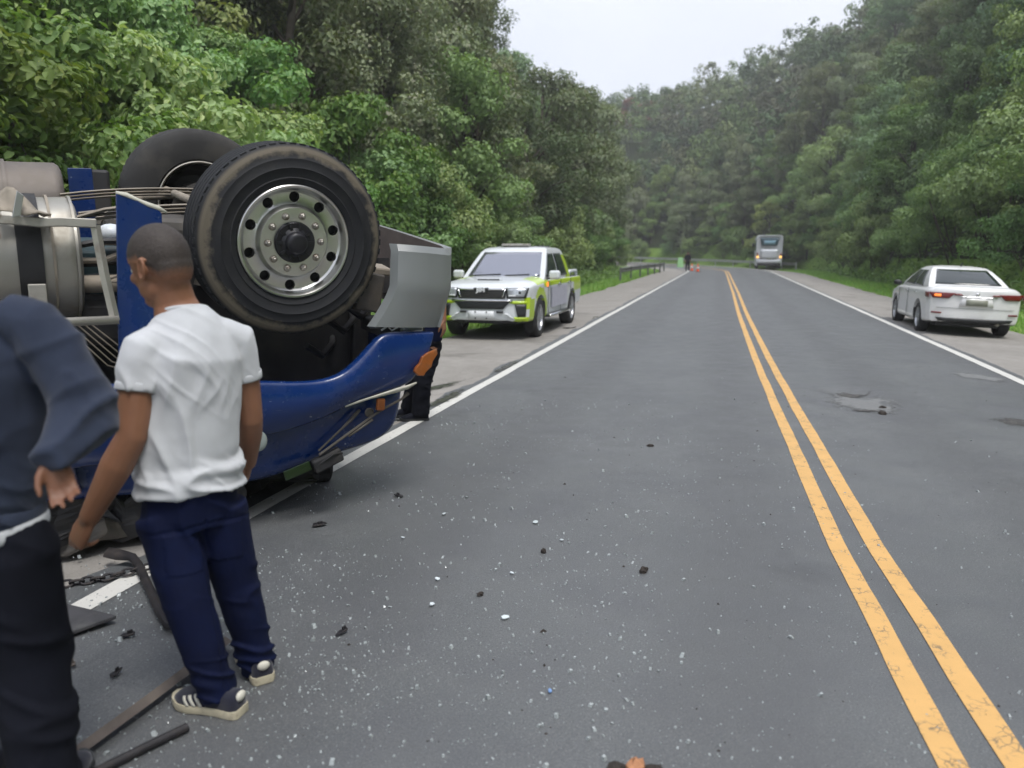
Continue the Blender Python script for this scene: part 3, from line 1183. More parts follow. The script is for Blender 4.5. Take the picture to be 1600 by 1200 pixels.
def truck_wheel(loc, far=False):
    w = empty('wheel', loc, 0, truck)
    # local z of the wheel = outward axis (towards the camera, -y of the truck)
    M = Matrix.Rotation(ROLL, 4, 'X') @ Matrix.Rotation(math.pi / 2, 4, 'X')
    # so local +z maps to -y
    if far: M = Matrix.Rotation(ROLL, 4, 'X') @ Matrix.Rotation(-math.pi / 2, 4, 'X')
    r = WR
    # tyre: sidewall, shoulder and tread with grooves; z = 0 outer face, negative inward
    side = [(0.310, -0.015), (0.314, 0.0), (0.322, 0.006), (0.340, 0.012), (0.346, 0.016), (0.352, 0.012), (0.395, 0.018), (0.400, 0.022), (0.405, 0.018), (0.436, 0.016)]
    shoulder = [(0.436, 0.016), (0.448, 0.016), (0.455, 0.010), (0.470, 0.006), (0.484, 0.002)]
    edge = [(0.484, 0.002), (0.500, -0.006), (0.514, -0.018), (0.523, -0.040)]
    tread = [(0.523, -0.040), (r, -0.048)]
    for k in range(4):
        z0 = -0.075 - k * 0.052
        tread += [(r, z0), (r - 0.014, z0 - 0.003), (r - 0.014, z0 - 0.010), (r, z0 - 0.013)]
    tread += [(r, -0.262), (0.523, -0.272)]
    back = [(0.523, -0.272), (0.500, -0.300), (0.440, -0.318), (0.352, -0.318), (0.318, -0.314), (0.305, -0.30)]
    g = G()
    g.lathe(side, 96, M, 0)
    g.lathe(shoulder, 96, M, 1)
    g.lathe(edge, 96, M, 0)
    g.lathe(tread, 96, M, 0)
    g.lathe(back, 96, M, 0)
    # shoulder lugs
    for j in range(60):
        a = 2 * math.pi * j / 60
        Q = M @ Matrix.Rotation(a, 4, 'Z')
        g.box((0.5205, 0, -0.044), (0.013, 0.034, 0.03), Q, 0)
    ty = g.build('tyre', [M_tyre_in, M_tyre_in] if far else [M_tyre, M_mud], w, angle=35)
    if far:
        g = G()
        g.lathe([(0.305, -0.312), (0.298, -0.315), (0.286, -0.29), (0.280, -0.12), (0.288, -0.02), (0.300, -0.01), (0.284, -0.03), (0.276, -0.12), (0.280, -0.28)], 64, M)
        g.build('rim', M_alu_dull, w, angle=35)
        g = G()
        g.lathe([(0.0, -0.10), (0.13, -0.10), (0.145, -0.11), (0.145, -0.25), (0.12, -0.26), (0.10, -0.20), (0.0, -0.20)], 40, M)
        g.build('brake_drum', M_grease, w, angle=35)
        g = G()
        g.lathe([(0.282, -0.055), (0.22, -0.04), (0.19, -0.07), (0.0, -0.07), (0.0, -0.08), (0.19, -0.08), (0.225, -0.052), (0.282, -0.068)], 40, M)
        g.build('rim_disc', M_black, w, angle=35)
        g = G()
        g.box((0.0, 0.0, -0.27), (0.13, 0.16, 0.10), M)
        g.tube([M @ Vector((0.0, 0.0, -0.24)), M @ Vector((0.17, 0.05, -0.30)), M @ Vector((0.24, 0.02, -0.36))], [0.035, 0.028, 0.024], 10)
        g.tube([M @ Vector((0.0, 0.0, -0.24)), M @ Vector((-0.13, -0.09, -0.30))], [0.03, 0.022], 10)
        g.build('steering_knuckle', M_grease, w, angle=40)
        return w
    # near wheel: aluminium disc with ten hand holes
    prof = [(0.105, -0.075), (0.105, -0.004), (0.130, -0.002), (0.186, -0.004), (0.192, -0.012), (0.196, -0.028), (0.205, -0.040), (0.222, -0.046), (0.268, -0.043), (0.279, -0.034), (0.286, -0.014), (0.291, 0.004), (0.297, 0.012), (0.306, 0.014), (0.311, 0.009), (0.312, -0.002), (0.305, -0.03), (0.28, -0.075), (0.2, -0.085)]
    g = G()
    g.lathe(prof, 120, M, closed=True)
    rim = g.build('rim', M_alu, None, angle=30)
    c = G()
    for j in range(10):
        a = 2 * math.pi * (j + 0.42) / 10
        Q = M @ Matrix.Rotation(a, 4, 'Z') @ Matrix.Translation((0.2440, 0, -0.16))
        c.lathe([(0.0, 0), (0.0290, 0), (0.0290, 0.2), (0.0, 0.2)], 24, Q)
    cut = c.build('cut', M_black)
    boolean(rim, cut)
    rim.parent = w
    rim.data.materials.clear()
    rim.data.materials.append(M_alu)
    for p in rim.data.polygons: p.material_index = 0
    g = G()
    g.lathe([(0.0, -0.115), (0.285, -0.115), (0.29, -0.16), (0.29, -0.24), (0.0, -0.24)], 48, M)
    g.build('brake_drum', M_black, w, angle=35)
    for j in range(10):
        a = 2 * math.pi * (j + 0.05) / 10
        Q = M @ Matrix.Rotation(a, 4, 'Z') @ Matrix.Translation((0.1480, 0, -0.003))
        n = G()
        n.lathe([(0.0, 0), (0.0215, 0), (0.0215, 0.004), (0.0, 0.004)], 20, Q)
        n.lathe([(0.0175, 0.003), (0.0175, 0.018), (0.013, 0.023), (0.0, 0.023)], 6, Q)
        n.lathe([(0.009, 0.02), (0.009, 0.032), (0.006, 0.035), (0.0, 0.035)], 10, Q)
        n.build('lug_nut', M_nut, w, angle=30)
    g = G()
    g.lathe([(0.112, -0.02), (0.113, 0.008), (0.107, 0.018), (0.080, 0.016), (0.062, 0.028), (0.056, 0.05), (0.048, 0.058), (0.030, 0.062), (0.0, 0.063)], 48, M)
    for j in range(10):
        a = 2 * math.pi * j / 10
        Q = M @ Matrix.Rotation(a, 4, 'Z')
        g.box((0.086, 0, 0.016), (0.030, 0.016, 0.016), Q)
    g.build('hub', M_hub, w, angle=35)
    return w


truck_wheel((0.07, 0.0, 1.657))
truck_wheel((0.02, 2.22, 2.01), far=True)


def tp(name, mat, pts, rad, n=10, parent=truck, ref=None):
    g = G()
    g.tube(pts, rad, n, ref=ref)
    return g.build(name, mat, parent, angle=40)


def tb(name, mat, c, s, rot=(0, 0, 0), bevel=0.01, parent=truck):
    M = Matrix.Translation(c) @ Matrix.Rotation(rot[2], 4, 'Z') @ Matrix.Rotation(rot[1], 4, 'Y') @ Matrix.Rotation(rot[0], 4, 'X')
    return G().box((0, 0, 0), s, M).build(name, mat, parent, bevel=bevel)


def zr(y, z):  # height after the sideways roll of the wreck
    return z + y * ROLL


# axle, steering gear, springs
tp('front_axle', M_grease, [(0, 0.33, zr(0.33, 1.70)), (0, 0.5, zr(0.5, 1.66)), (0, 0.65, zr(.65, 1.60)), (0, 1.65, zr(1.65, 1.60)), (0, 1.8, zr(1.8, 1.66)), (0, 1.95, zr(1.95, 1.70))], [(0.05, 0.06)] * 6, 8, ref=(1, 0, 0))
tp('tie_rod', M_dust, [(-0.22, 0.35, zr(.35, 1.76)), (-0.24, 1.1, zr(1.1, 1.77)), (-0.22, 1.95, zr(1.95, 1.76))], 0.026)
tp('drag_link', M_dust, [(-0.1, 1.95, 2.02), (-0.42, 1.75, 1.98), (-0.75, 1.3, 1.80)], 0.024)
for y in (0.55, 1.62):
    g = G()
    for k in range(3):
        pts = []
        for i in range(13):
            x = -0.92 + 1.55 * i / 12
            q = (x + 0.1) / 0.85
            pts.append((x, y, zr(y, 1.72 + 0.075 * (1 - q * q) - 0.020 * k)))
        g.tube(pts, [(0.036, 0.008)] * 13, 8, ref=(0, 1, 0))
    g.build('leaf_spring', M_dust, truck, angle=40)
    tp('spring_bolt', M_grease, [(-0.05, y - 0.05, zr(y, 1.60)), (-0.05, y - 0.05, zr(y, 1.86))], 0.012)
    tp('shock_absorber', M_grease, [(-0.16, y + 0.08, zr(y, 1.80)), (-0.30, y + 0.1, zr(y, 1.32))], [0.035, 0.042])
for y in (0.78, 1.48):
    g = G()
    g.box((-1.1, y, zr(y, 1.32)), (4.2, 0.012, 0.24))
    g.box((-1.1, y + (0.04 if y < 1 else -0.04), zr(y, 1.44)), (4.2, 0.08, 0.012))
    g.box((-1.1, y + (0.04 if y < 1 else -0.04), zr(y, 1.20)), (4.2, 0.08, 0.012))
    g.build('frame_rail', M_black, truck)
tb('engine_block', M_black, (-0.1, 1.13, 1.32), (1.1, 0.6, 0.55), (ROLL, 0, 0), 0.04)
tb('oil_pan', M_grease, (-0.35, 1.13, 1.72), (0.75, 0.42, 0.22), (ROLL, 0.05, 0), 0.06)
tb('gearbox', M_teal, (-1.0, 1.13, 1.45), (0.7, 0.45, 0.45), (ROLL, 0, 0), 0.08)
tp('drive_shaft', M_grease, [(-1.2, 1.13, 1.62), (-3.0, 1.13, 1.62)], 0.055, 14)
tb('cross_member', M_grease, (0.62, 1.13, 1.50), (0.12, 1.0, 0.2), (ROLL, 0, 0), 0.02)
tb('radiator', M_black, (0.72, 1.13, 1.2), (0.10, 0.95, 0.85), (ROLL, 0, 0), 0.02)
# dark wheel-well lining and bay behind the near wheel
tb('inner_fender', M_black, (-0.05, 0.74, 1.10), (1.75, 0.03, 1.05), (ROLL, 0, 0), 0.01)
for k, (x, y, z) in enumerate([(0.40, 0.42, 1.18), (0.28, 0.5, 1.02), (0.47, 0.3, 1.28)]):
    tp('hose', M_rubber, [(x, y, z), (x + 0.12, y + 0.05, z - 0.08), (x + 0.25, y + 0.2, z - 0.02), (x + 0.3, y + 0.35, z + 0.1)], 0.022, 8)
tb('bracket', M_grease, (0.60, 0.24, 1.36), (0.16, 0.10, 0.24), (0, 0.2, 0), 0.012)
tb('bracket', M_dust, (0.66, 0.30, 1.50), (0.20, 0.16, 0.05), (0.2, 0.1, 0), 0.012)
tb('headlamp_housing', M_black, (0.77, 0.26, 1.14), (0.30, 0.34, 0.09), (0.1, 0, 0), 0.015)
tb('lamp_reflector', M_alu, (0.82, 0.10, 1.135), (0.16, 0.05, 0.05), (0.2, 0, 0.1), 0.012)
tp('wiring', M_plas, [(0.60, 0.06, 1.135), (0.63, 0.03, 1.16), (0.67, 0.06, 1.13), (0.71, 0.04, 1.155), (0.76, 0.07, 1.13)], 0.006, 6)

# front bumper: wrap-round end piece facing the camera side, then the long face to the far side
def bsec(y, x0, z0, z1):
    return [(x0, y, z0), (x0 + 0.012, y, z0), (x0 + 0.012, y, z1), (x0, y, z1)]


side_poly = [(0.66, 1.655), (1.055, 1.625), (1.045, 1.40), (0.975, 1.135), (0.50, 1.165), (0.585, 1.31), (0.635, 1.42)]
gb = G()
nseg = 14
top = lambda q: (0.66 + (1.055 - 0.66) * q, 1.655 - 0.03 * q)
mid = lambda q: (0.635 + (1.035 - 0.635) * q, 1.405 - 0.03 * q)
bot = lambda q: (0.50 + (0.975 - 0.50) * q, 1.165 - 0.03 * q)
rows = []
for i in range(nseg + 1):
    q = i / nseg
    t_, m_, b_ = top(q), mid(q), bot(q)
    col = []
    bul = 0.035 * math.sin(math.pi * min(1, q * 1.15)) if q < 0.87 else 0.035 * math.sin(math.pi) - (q - 0.87) * 0.25
    for k in range(13):
        f = k / 12
        if f < 0.5:
            x, z = t_[0] + (m_[0] - t_[0]) * f * 2, t_[1] + (m_[1] - t_[1]) * f * 2
            yy = -0.026 - 0.034 * f
        else:
            h = (f - 0.5) * 2
            x, z = m_[0] + (b_[0] - m_[0]) * (h ** 1.25), m_[1] + (b_[1] - m_[1]) * h
            yy = -0.043 + 0.055 * h
        if k == 0: yy += 0.03
        if i == 0: yy += 0.04
        dent = 0.012 * noise.noise((x * 4, z * 4, 1.7))
        col.append((x, yy - bul + dent, z))
    rows.append(col)
# carry on round the corner along the front face
for y in (0.02, 0.08, 0.3, 0.8, 1.4, 1.9, 2.15):
    col = []
    for k in range(13):
        f = k / 12
        if f < 0.5: x, z = 1.075 - 0.02 * f, 1.63 - 0.50 * f * 0.5 * 2 * 0.5
        else: x, z = 1.065 - 0.16 * (f - 0.5), 1.505 - 0.74 * (f - 0.5)
        z = 1.63 - 0.50 * f
        col.append((x + 0.04 * math.sin(y * 1.4), y, zr(y, z)))
    rows.append(col)
gb.loft(rows, ring=False)
bo = gb.build('front_bumper', [M_bump_grey, M_bump_in], truck, angle=30)
sm = bo.modifiers.new('thick', 'SOLIDIFY')
sm.thickness = 0.045
sm.offset = -1
sm.material_offset = 1
sm.material_offset_rim = 0
bv = bo.modifiers.new('bevel', 'BEVEL')
bv.width = 0.006
bv.segments = 2
bv.angle_limit = R(50)

# blue bonnet: near-side wing with the wheel arch, narrower body below, crushed cab behind
UP = [(-1.15, 0.98), (-0.9, 0.95), (-0.6, 0.92), (-0.35, 0.905), (-0.17, 0.90), (0.0, 0.875), (0.18, 0.865), (0.30, 0.89), (0.38, 0.94), (0.47, 1.02), (0.54, 1.09), (0.60, 1.125), (0.72, 1.12), (0.85, 1.115), (0.945, 1.105)]
LO = [(-1.15, 0.55), (-0.9, 0.55), (-0.6, 0.56), (-0.35, 0.57), (-0.17, 0.585), (0.0, 0.60), (0.18, 0.635), (0.30, 0.675), (0.38, 0.705), (0.47, 0.728), (0.54, 0.745), (0.60, 0.755), (0.68, 0.770), (0.755, 0.785), (0.815, 0.815)]
rows = []
for i, ((xu, zu), (xl, zl)) in enumerate(zip(UP, LO)):
    col = []
    nose = max(0.0, (i - 10) / 4)
    # rolled arch lip
    col.append((xu, 0.055 + 0.02 * nose * nose, zu - 0.012))
    col.append((xu, 0.03 + 0.02 * nose * nose, zu))
    for k in range(11):
        f = k / 10
        x, z = xu + (xl - xu) * f, zu + (zl - zu) * f
        bul = 0.05 * math.sin(math.pi * (0.12 + 0.75 * f))
        y = 0.01 - bul + 0.035 * nose ** 2 + 0.05 * f * f
        y += 0.010 * noise.noise((x * 3.1, z * 3.1, 4.4))
        col.append((x, y, z))
    # turned-in lower edge, deeper where it stands clear of the body
    dp = 0.05 + 0.16 * smooth(0.2, 0.5, xl)
    col.append((xl - 0.01, col[-1][1] + dp * 0.3, zl - 0.012))
    col.append((xl - 0.02, col[-2][1] + dp, zl + 0.01))
    rows.append(col)
g = G()
g.loft(rows, ring=False)
wing = g.build('wing', M_blue, truck, smooth=True)
sd = wing.modifiers.new('thick', 'SOLIDIFY'); sd.thickness = 0.012; sd.offset = 0
ss_ = wing.modifiers.new('sub', 'SUBSURF'); ss_.levels = 1; ss_.render_levels = 2
# torn pale edge where the wing parted from the bonnet
g = G()
pts = [(0.34, 0.03, 0.695), (0.42, 0.02, 0.717), (0.50, 0.012, 0.735), (0.58, 0.005, 0.750), (0.66, 0.0, 0.765), (0.74, -0.005, 0.780), (0.80, 0.0, 0.80)]
g.tube(pts, [(0.004, 0.006), (0.006, 0.010), (0.006, 0.010), (0.008, 0.016), (0.010, 0.022), (0.010, 0.020), (0.006, 0.008)], 8)
g.build('torn_edge', M_blue_edge, truck, smooth=True)
# bonnet body
rows = []
BX = [(-1.3, 0.30, 0.30), (-0.9, 0.28, 0.28), (-0.5, 0.24, 0.26), (-0.2, 0.22, 0.25), (0.0, 0.21, 0.265), (0.22, 0.21, 0.33), (0.45, 0.21, 0.36), (0.64, 0.22, 0.385), (0.74, 0.24, 0.43), (0.785, 0.29, 0.48), (0.80, 0.36, 0.56)]
for x, y0, zb in BX:
    col = [(x + 0.02, y0 - 0.03, 0.80), (x + 0.015, y0 - 0.06, 0.74), (x + 0.01, y0 - 0.07, zb + 0.25), (x, y0 - 0.06, zb + 0.10), (x - 0.01, y0 - 0.03, zb + 0.03), (x - 0.03, y0 + 0.05, zb), (x - 0.03, 0.7, zb - 0.01), (x - 0.03, 1.5, zb + 0.08), (x - 0.02, 2.0, zb + 0.2), (x, 2.1, zb + 0.5), (x + 0.02, 2.1, 1.3)]
    col = [(a + 0.02 * noise.noise((a * 3, b * 3, c_ * 3)), b + 0.02 * noise.noise((a * 2.5, b * 2, c_ * 2.5 + 3)), c_) for a, b, c_ in col]
    rows.append(col)
g = G()
g.loft(rows, ring=False)
body = g.build('bonnet', M_blue, truck, smooth=True)
sd = body.modifiers.new('thick', 'SOLIDIFY'); sd.thickness = 0.012
ss_ = body.modifiers.new('sub', 'SUBSURF'); ss_.levels = 1; ss_.render_levels = 2
# front closing panel of the bonnet (grille shell)
g = G()
g.loft([[(0.76, 0.34, z), (0.80, 0.6, z), (0.82, 1.2, zr(0.6, z)), (0.80, 1.9, zr(1.2, z)), (0.74, 2.1, zr(1.6, z))] for z in (0.62, 0.8, 1.0, 1.15)], ring=False)
g.build('grille_shell', M_blue, truck, smooth=True)
# crushed cab shell resting on the road
rows = []
for x, o in ((-1.05, 0.0), (-1.5, 0.04), (-2.1, -0.02), (-2.8, 0.03)):
    col = [(x, 0.12 + o, 1.05), (x, 0.06 + o, 0.9), (x - 0.02, 0.08 + o, 0.6), (x, 0.16 + o, 0.42), (x + 0.02, 0.24 + o, 0.335), (x, 0.42 + o, 0.30), (x, 1.4, 0.28), (x, 1.9, 0.30), (x, 2.1, 0.7), (x, 2.1, 1.2)]
    rows.append([(a + 0.03 * noise.noise((a * 2, b * 2, c_ * 4)), b + 0.05 * noise.noise((a * 2.3, b, c_ * 3 + 8)), c_) for a, b, c_ in col])
g = G()
g.loft(rows, ring=False)
cb = g.build('crushed_cab', M_blue, truck, smooth=True)
sd = cb.modifiers.new('thick', 'SOLIDIFY'); sd.thickness = 0.02
ss_ = cb.modifiers.new('sub', 'SUBSURF'); ss_.levels = 1; ss_.render_levels = 2
def crumple(name, mat, c, s, seed, k=0.12):
    """crushed sheet-metal lump: a subdivided box pushed about by noise"""
    bm = bmesh.new()
    bmesh.ops.create_cube(bm, size=1.0)
    bmesh.ops.subdivide_edges(bm, edges=bm.edges[:], cuts=9, use_grid_fill=True)
    for v in bm.verts:
        p = Vector((v.co.x * s[0], v.co.y * s[1], v.co.z * s[2]))
        q = p * 5 + Vector((seed, seed * 2, 0))
        f = 1 - abs(noise.noise(q)) * 2
        w = Vector((noise.noise(q + Vector((9, 0, 0))), noise.noise(q + Vector((0, 9, 0))), noise.noise(q + Vector((0, 0, 9)))))
        p += w * k + Vector((0, -0.06 * f, 0.05 * f))
        p += Vector(c)
        p.z = max(p.z, 0.004)
        v.co = p
    me = bpy.data.meshes.new(name)
    bm.to_mesh(me)
    bm.free()
    me.materials.append(mat)
    return link(name, me, truck)


crumple('roof_wreckage', M_black, (-1.7, 0.95, 0.15), (1.6, 1.1, 0.30), 1.0)
crumple('roof_wreckage', M_black, (-0.75, 0.85, 0.15), (1.0, 1.0, 0.28), 4.0)
crumple('roof_wreckage', M_black, (0.05, 1.25, 0.16), (0.9, 0.8, 0.32), 7.0)
crumple('roof_wreckage', M_grease, (-0.95, 0.46, 0.07), (0.55, 0.22, 0.12), 11.0, 0.06)
tp('roof_wreckage', M_black, [(-0.95, 0.55, 0.04), (-0.75, 0.45, 0.09), (-0.55, 0.5, 0.05), (-0.4, 0.42, 0.04)], [0.03, 0.05, 0.04, 0.02])
tp('seat_foam', M_dust, [(-0.86, 0.52, 0.05), (-0.74, 0.47, 0.08), (-0.64, 0.49, 0.05)], [(0.03, 0.02), (0.05, 0.035), (0.03, 0.02)])
# mirror arms and marker lamp hanging under the wing
Y0 = 0.10
tp('mirror_arm', M_grease, [(0.19, Y0, 0.43), (0.33, Y0 - .01, 0.545), (0.40, Y0 - .01, 0.60), (0.46, Y0, 0.65)], [0.007, 0.007, 0.012, 0.010], 8)
tp('mirror_arm', M_grease, [(0.185, Y0 - .02, 0.41), (0.40, Y0 - .03, 0.535), (0.58, Y0 - .02, 0.63), (0.74, Y0 - .01, 0.69), (0.79, Y0, 0.72)], [0.009, 0.009, 0.009, 0.008, 0.013], 8)
tp('mirror_arm', M_grease, [(0.37, Y0 - .03, 0.50), (0.53, Y0 - .03, 0.585)], [0.007, 0.009], 8)
G().lathe([(0.0, -0.01), (0.028, -0.01), (0.03, 0.0), (0.024, 0.006), (0.02, 0.0), (0.0, 0.002)], 20, Matrix.Translation((0.515, Y0 - 0.02, 0.63)) @ Matrix.Rotation(math.pi / 2, 4, 'X')).build('clamp', M_grease, truck, angle=30)
tb('marker_lamp', M_amber, (0.585, Y0 - 0.03, 0.675), (0.055, 0.03, 0.075), (0, 0.1, 0), 0.010)
tb('mirror_bracket', M_black, (0.24, Y0, 0.365), (0.19, 0.06, 0.09), (0, -0.35, 0), 0.015)
tp('mirror_bracket', M_black, [(0.16, Y0 - .02, 0.34), (0.27, Y0 - .04, 0.41), (0.33, Y0 - .02, 0.40)], [0.008, 0.008, 0.006], 8)
mg = G()
mg.box((0, 0, 0), (0.17, 0.014, 0.06), frame((0.05, Y0 - 0.02, 0.335), (0.96, 0.1, 0.22), (0.02, 0.12, 1)))
mg.build('mirror', M_mirror, truck, bevel=0.005)
# broken amber corner lamp
poly = [(0.775, 0.875), (0.785, 0.90), (0.815, 0.925), (0.83, 0.962), (0.87, 0.985), (0.935, 1.005), (0.94, 0.975), (0.905, 0.93), (0.895, 0.895), (0.855, 0.865), (0.84, 0.842), (0.80, 0.848)]
g = G()
g.prism(poly, 0.03, Matrix.Translation((0.0, 0.0, 0)) @ Matrix.Rotation(math.pi / 2, 4, 'X'))
g.build('corner_lamp', M_amber, truck, bevel=0.006)
tb('corner_lamp_base', M_plas, (0.80, 0.06, 0.905), (0.05, 0.04, 0.13), (0, 0.55, 0), 0.01)
# pale round lens on the bonnet side
G().ball((-0.185, 0.012, 0.56), (0.05, 0.018, 0.06), 20, 12).build('round_lens', M_pale, truck, smooth=True)
# upright blue panel torn from the bonnet's rear edge
poly = [(-0.80, 1.885), (-0.74, 1.870), (-0.66, 1.835), (-0.62, 1.815), (-0.60, 1.795), (-0.62, 1.3), (-0.64, 0.9), (-0.86, 0.9), (-0.84, 1.27)]
g = G()
g.prism(poly, 0.018, Matrix.Translation((0, 0.02, 0)) @ Matrix.Rotation(math.pi / 2, 4, 'X'))
pnl = g.build('torn_panel', M_blue, truck, bevel=0.004)
g = G()
g.tube([(-0.80, 0.008, 1.890), (-0.755, 0.006, 1.880), (-0.70, 0.01, 1.855), (-0.655, 0.006, 1.835), (-0.615, 0.010, 1.822), (-0.575, 0.01, 1.80)], [(0.008, 0.006), (0.014, 0.010), (0.010, 0.008), (0.013, 0.010), (0.014, 0.011), (0.006, 0.006)], 8)
g.build('torn_edge', M_blue_edge, pnl, smooth=True)
g = G()
poly = [(-0.85, 2.18), (-0.70, 2.185), (-0.69, 1.3), (-0.85, 1.3)]
g.prism(poly, 0.03, Matrix.Translation((0.02, 2.05, 0)) @ Matrix.Rotation(math.pi / 2, 4, 'X'))
g.build('torn_panel', M_blue, truck, bevel=0.004)
tb('panel_return', M_black, (-0.63, 2.12, 1.74), (0.12, 0.2, 0.88), (0, 0, 0), 0.02)

# fuel tanks with straps, near one dented
def tank(y, z, x1, x0, r, mat, name='fuel_tank', dent=True):
    secs = []
    n = 40
    xs = [x1, x1 - 0.004, x1 - 0.015, x1 - 0.035, x1 - 0.06] + list(np.arange(x1 - 0.09, x0, -0.05)) + [x0]
    rr = [0.0, r * 0.88, r * 0.95, r * 0.985, r] + [r] * 100
    for i, x in enumerate(xs):
        ring = []
        for j in range(n):
            a = 2 * math.pi * j / n
            d = rr[i]
            if dent and i > 1: d += 0.012 * noise.noise((x * 3, math.cos(a) * 2, math.sin(a) * 2))
            if i in (3,): d += 0.004
            ring.append((x, y + d * math.cos(a), z + d * math.sin(a)))
        secs.append(ring)
    g = G()
    g.loft(secs)
    return g.build(name, mat, truck, angle=50)


def strap(parent, y, z, x, r, w, mat):
    g = G()
    n = 40
    secs = []
    for dx, dr in ((0, 0), (0, 0.008), (-w, 0.008), (-w, 0)):
        secs.append([(x + dx, y + (r + dr) * math.cos(2 * math.pi * j / n), z + (r + dr) * math.sin(2 * math.pi * j / n)) for j in range(n)])
    g.loft(secs, cap=False)
    return g.build('strap', mat, parent, angle=50)


t1 = tank(0.36, 1.575, -0.955, -2.6, 0.305, M_tank)
strap(t1, 0.36, 1.575, -1.125, 0.31, 0.105, M_black)
strap(t1, 0.36, 1.575, -1.8, 0.31, 0.08, M_black)
strap(t1, 0.36, 1.575, -0.975, 0.305, 0.012, M_tank)
strap(t1, 0.36, 1.575, -1.075, 0.306, 0.012, M_dust)
t2 = tank(1.95, 1.90, -0.88, -2.6, 0.30, M_tank_brown)
strap(t2, 1.95, 1.90, -1.2, 0.30, 0.02, M_tank_brown)
tb('strap_bolt_plate', M_alu_dull, (-1.165, 0.05, 1.37), (0.075, 0.02, 0.17), (0.05, 0, 0), 0.005)
# crumpled step over the tank
ALU = M_alu_dull
g = G()
pts = [(-1.75, -0.03, 1.755), (-1.4, -0.03, 1.750), (-1.25, -0.035, 1.748), (-1.13, -0.03, 1.737), (-1.05, -0.03, 1.742), (-0.90, -0.03, 1.738)]
g.tube(pts, [(0.028, 0.030)] * 6, 4, ref=(0, 0.7, 0.7))
step = g.build('step_frame', ALU, truck, bevel=0.004)
tp('step_frame', ALU, [(-0.905, -0.03, 1.73), (-0.885, -0.03, 1.5), (-0.855, -0.03, 1.27)], [(0.022, 0.016)] * 3, 4, ref=(1, 0, 0))
tp('step_frame', ALU, [(-1.75, -0.03, 1.275), (-0.84, -0.03, 1.275)], [(0.028, 0.028)] * 2, 4, ref=(0, 0.7, 0.7))
# bent sheet flap on the step
g = G()
rows = []
for i in range(9):
    a = i / 8
    row = []
    for j in range(6):
        b = j / 5
        x = -1.30 + 0.22 * a
        z = 1.78 + 0.10 * b * (0.6 + 0.6 * math.sin(a * 5)) + 0.025 * noise.noise((a * 3, b * 3, 0))
        y = -0.05 + 0.12 * b + 0.05 * math.sin(a * 7 + b * 2)
        row.append((x, y, z))
    rows.append(row)
g.loft(rows, ring=False)
fl = g.build('bent_sheet', M_dust, truck, smooth=True)
fl.modifiers.new('t', 'SOLIDIFY').thickness = 0.006
G().prism([(0, 0), (0.035, 0.01), (0.055, 0.10), (0.03, 0.12)], 0.008, Matrix.Translation((-1.24, -0.07, 1.755)) @ Matrix.Rotation(math.pi / 2, 4, 'X')).build('bent_sheet', M_alu, truck, bevel=0.002)
# clutter between tank and panel
G().ball((-0.80, 0.30, 1.70), (0.07, 0.06, 0.05), 14, 8).build('air_canister', M_plas, truck, smooth=True)
tp('air_canister', M_plas, [(-0.72, 0.25, 1.70), (-0.60, 0.22, 1.70)], [0.045, 0.045], 16)
tp('canister_band', M_black, [(-0.745, 0.255, 1.70), (-0.725, 0.25, 1.70)], 0.052, 16)
rg_ = random.Random(4)
for k in range(9):
    y = 0.3 + rg_.uniform(-.08, .25)
    z = 1.66 - k * 0.025
    tp('hose', M_rubber if k % 3 else M_dust, [(-1.0, y, z + rg_.uniform(-.03, .03)), (-0.86, y - .05, z + rg_.uniform(-.04, .03)), (-0.7, y, z + rg_.uniform(-.02, .04)), (-0.5, y + .1, z)], 0.010 + 0.006 * (k % 2), 8)
tb('battery_box', M_teal, (-0.72, 0.52, 1.46), (0.5, 0.25, 0.34), (0.1, 0, 0), 0.02)
tb('air_filter', M_black, (-0.85, 0.42, 1.25), (0.34, 0.3, 0.26), (0.1, 0.1, 0), 0.05)
tp('air_tank', M_dust, [(-1.0, 0.25, 1.44), (-0.70, 0.25, 1.445)], [0.045, 0.045], 16)
tp('rod', M_dust, [(-0.86, 0.10, 1.47), (-0.70, 0.15, 1.52)], 0.008, 6)
tp('rod', M_dust, [(-0.86, 0.10, 1.46), (-0.68, 0.15, 1.445)], 0.008, 6)
tp('spring_rod', M_dust, [(-0.95, 0.5, 1.78), (-0.8, 0.5, 1.83), (-0.62, 0.5, 1.86)], [(0.02, 0.010)] * 3, 8, ref=(0, 1, 0))
for k in range(5):
    tp('cable', M_dust, [(-0.95 - 0.03 * k, 0.2, 1.25), (-0.80 - 0.02 * k, 0.22, 1.10 - 0.02 * k), (-0.70, 0.25, 0.95)], 0.004, 5)
# ------------------------------------------------------------------ vehicles
def car_paint(name, col, dirt=None):
    return plain(name, col, 0.28, 0, 0.03, 2, coat=0.6, dirt=dirt, dscale=2.2, dlo=0.55, dhi=0.95)


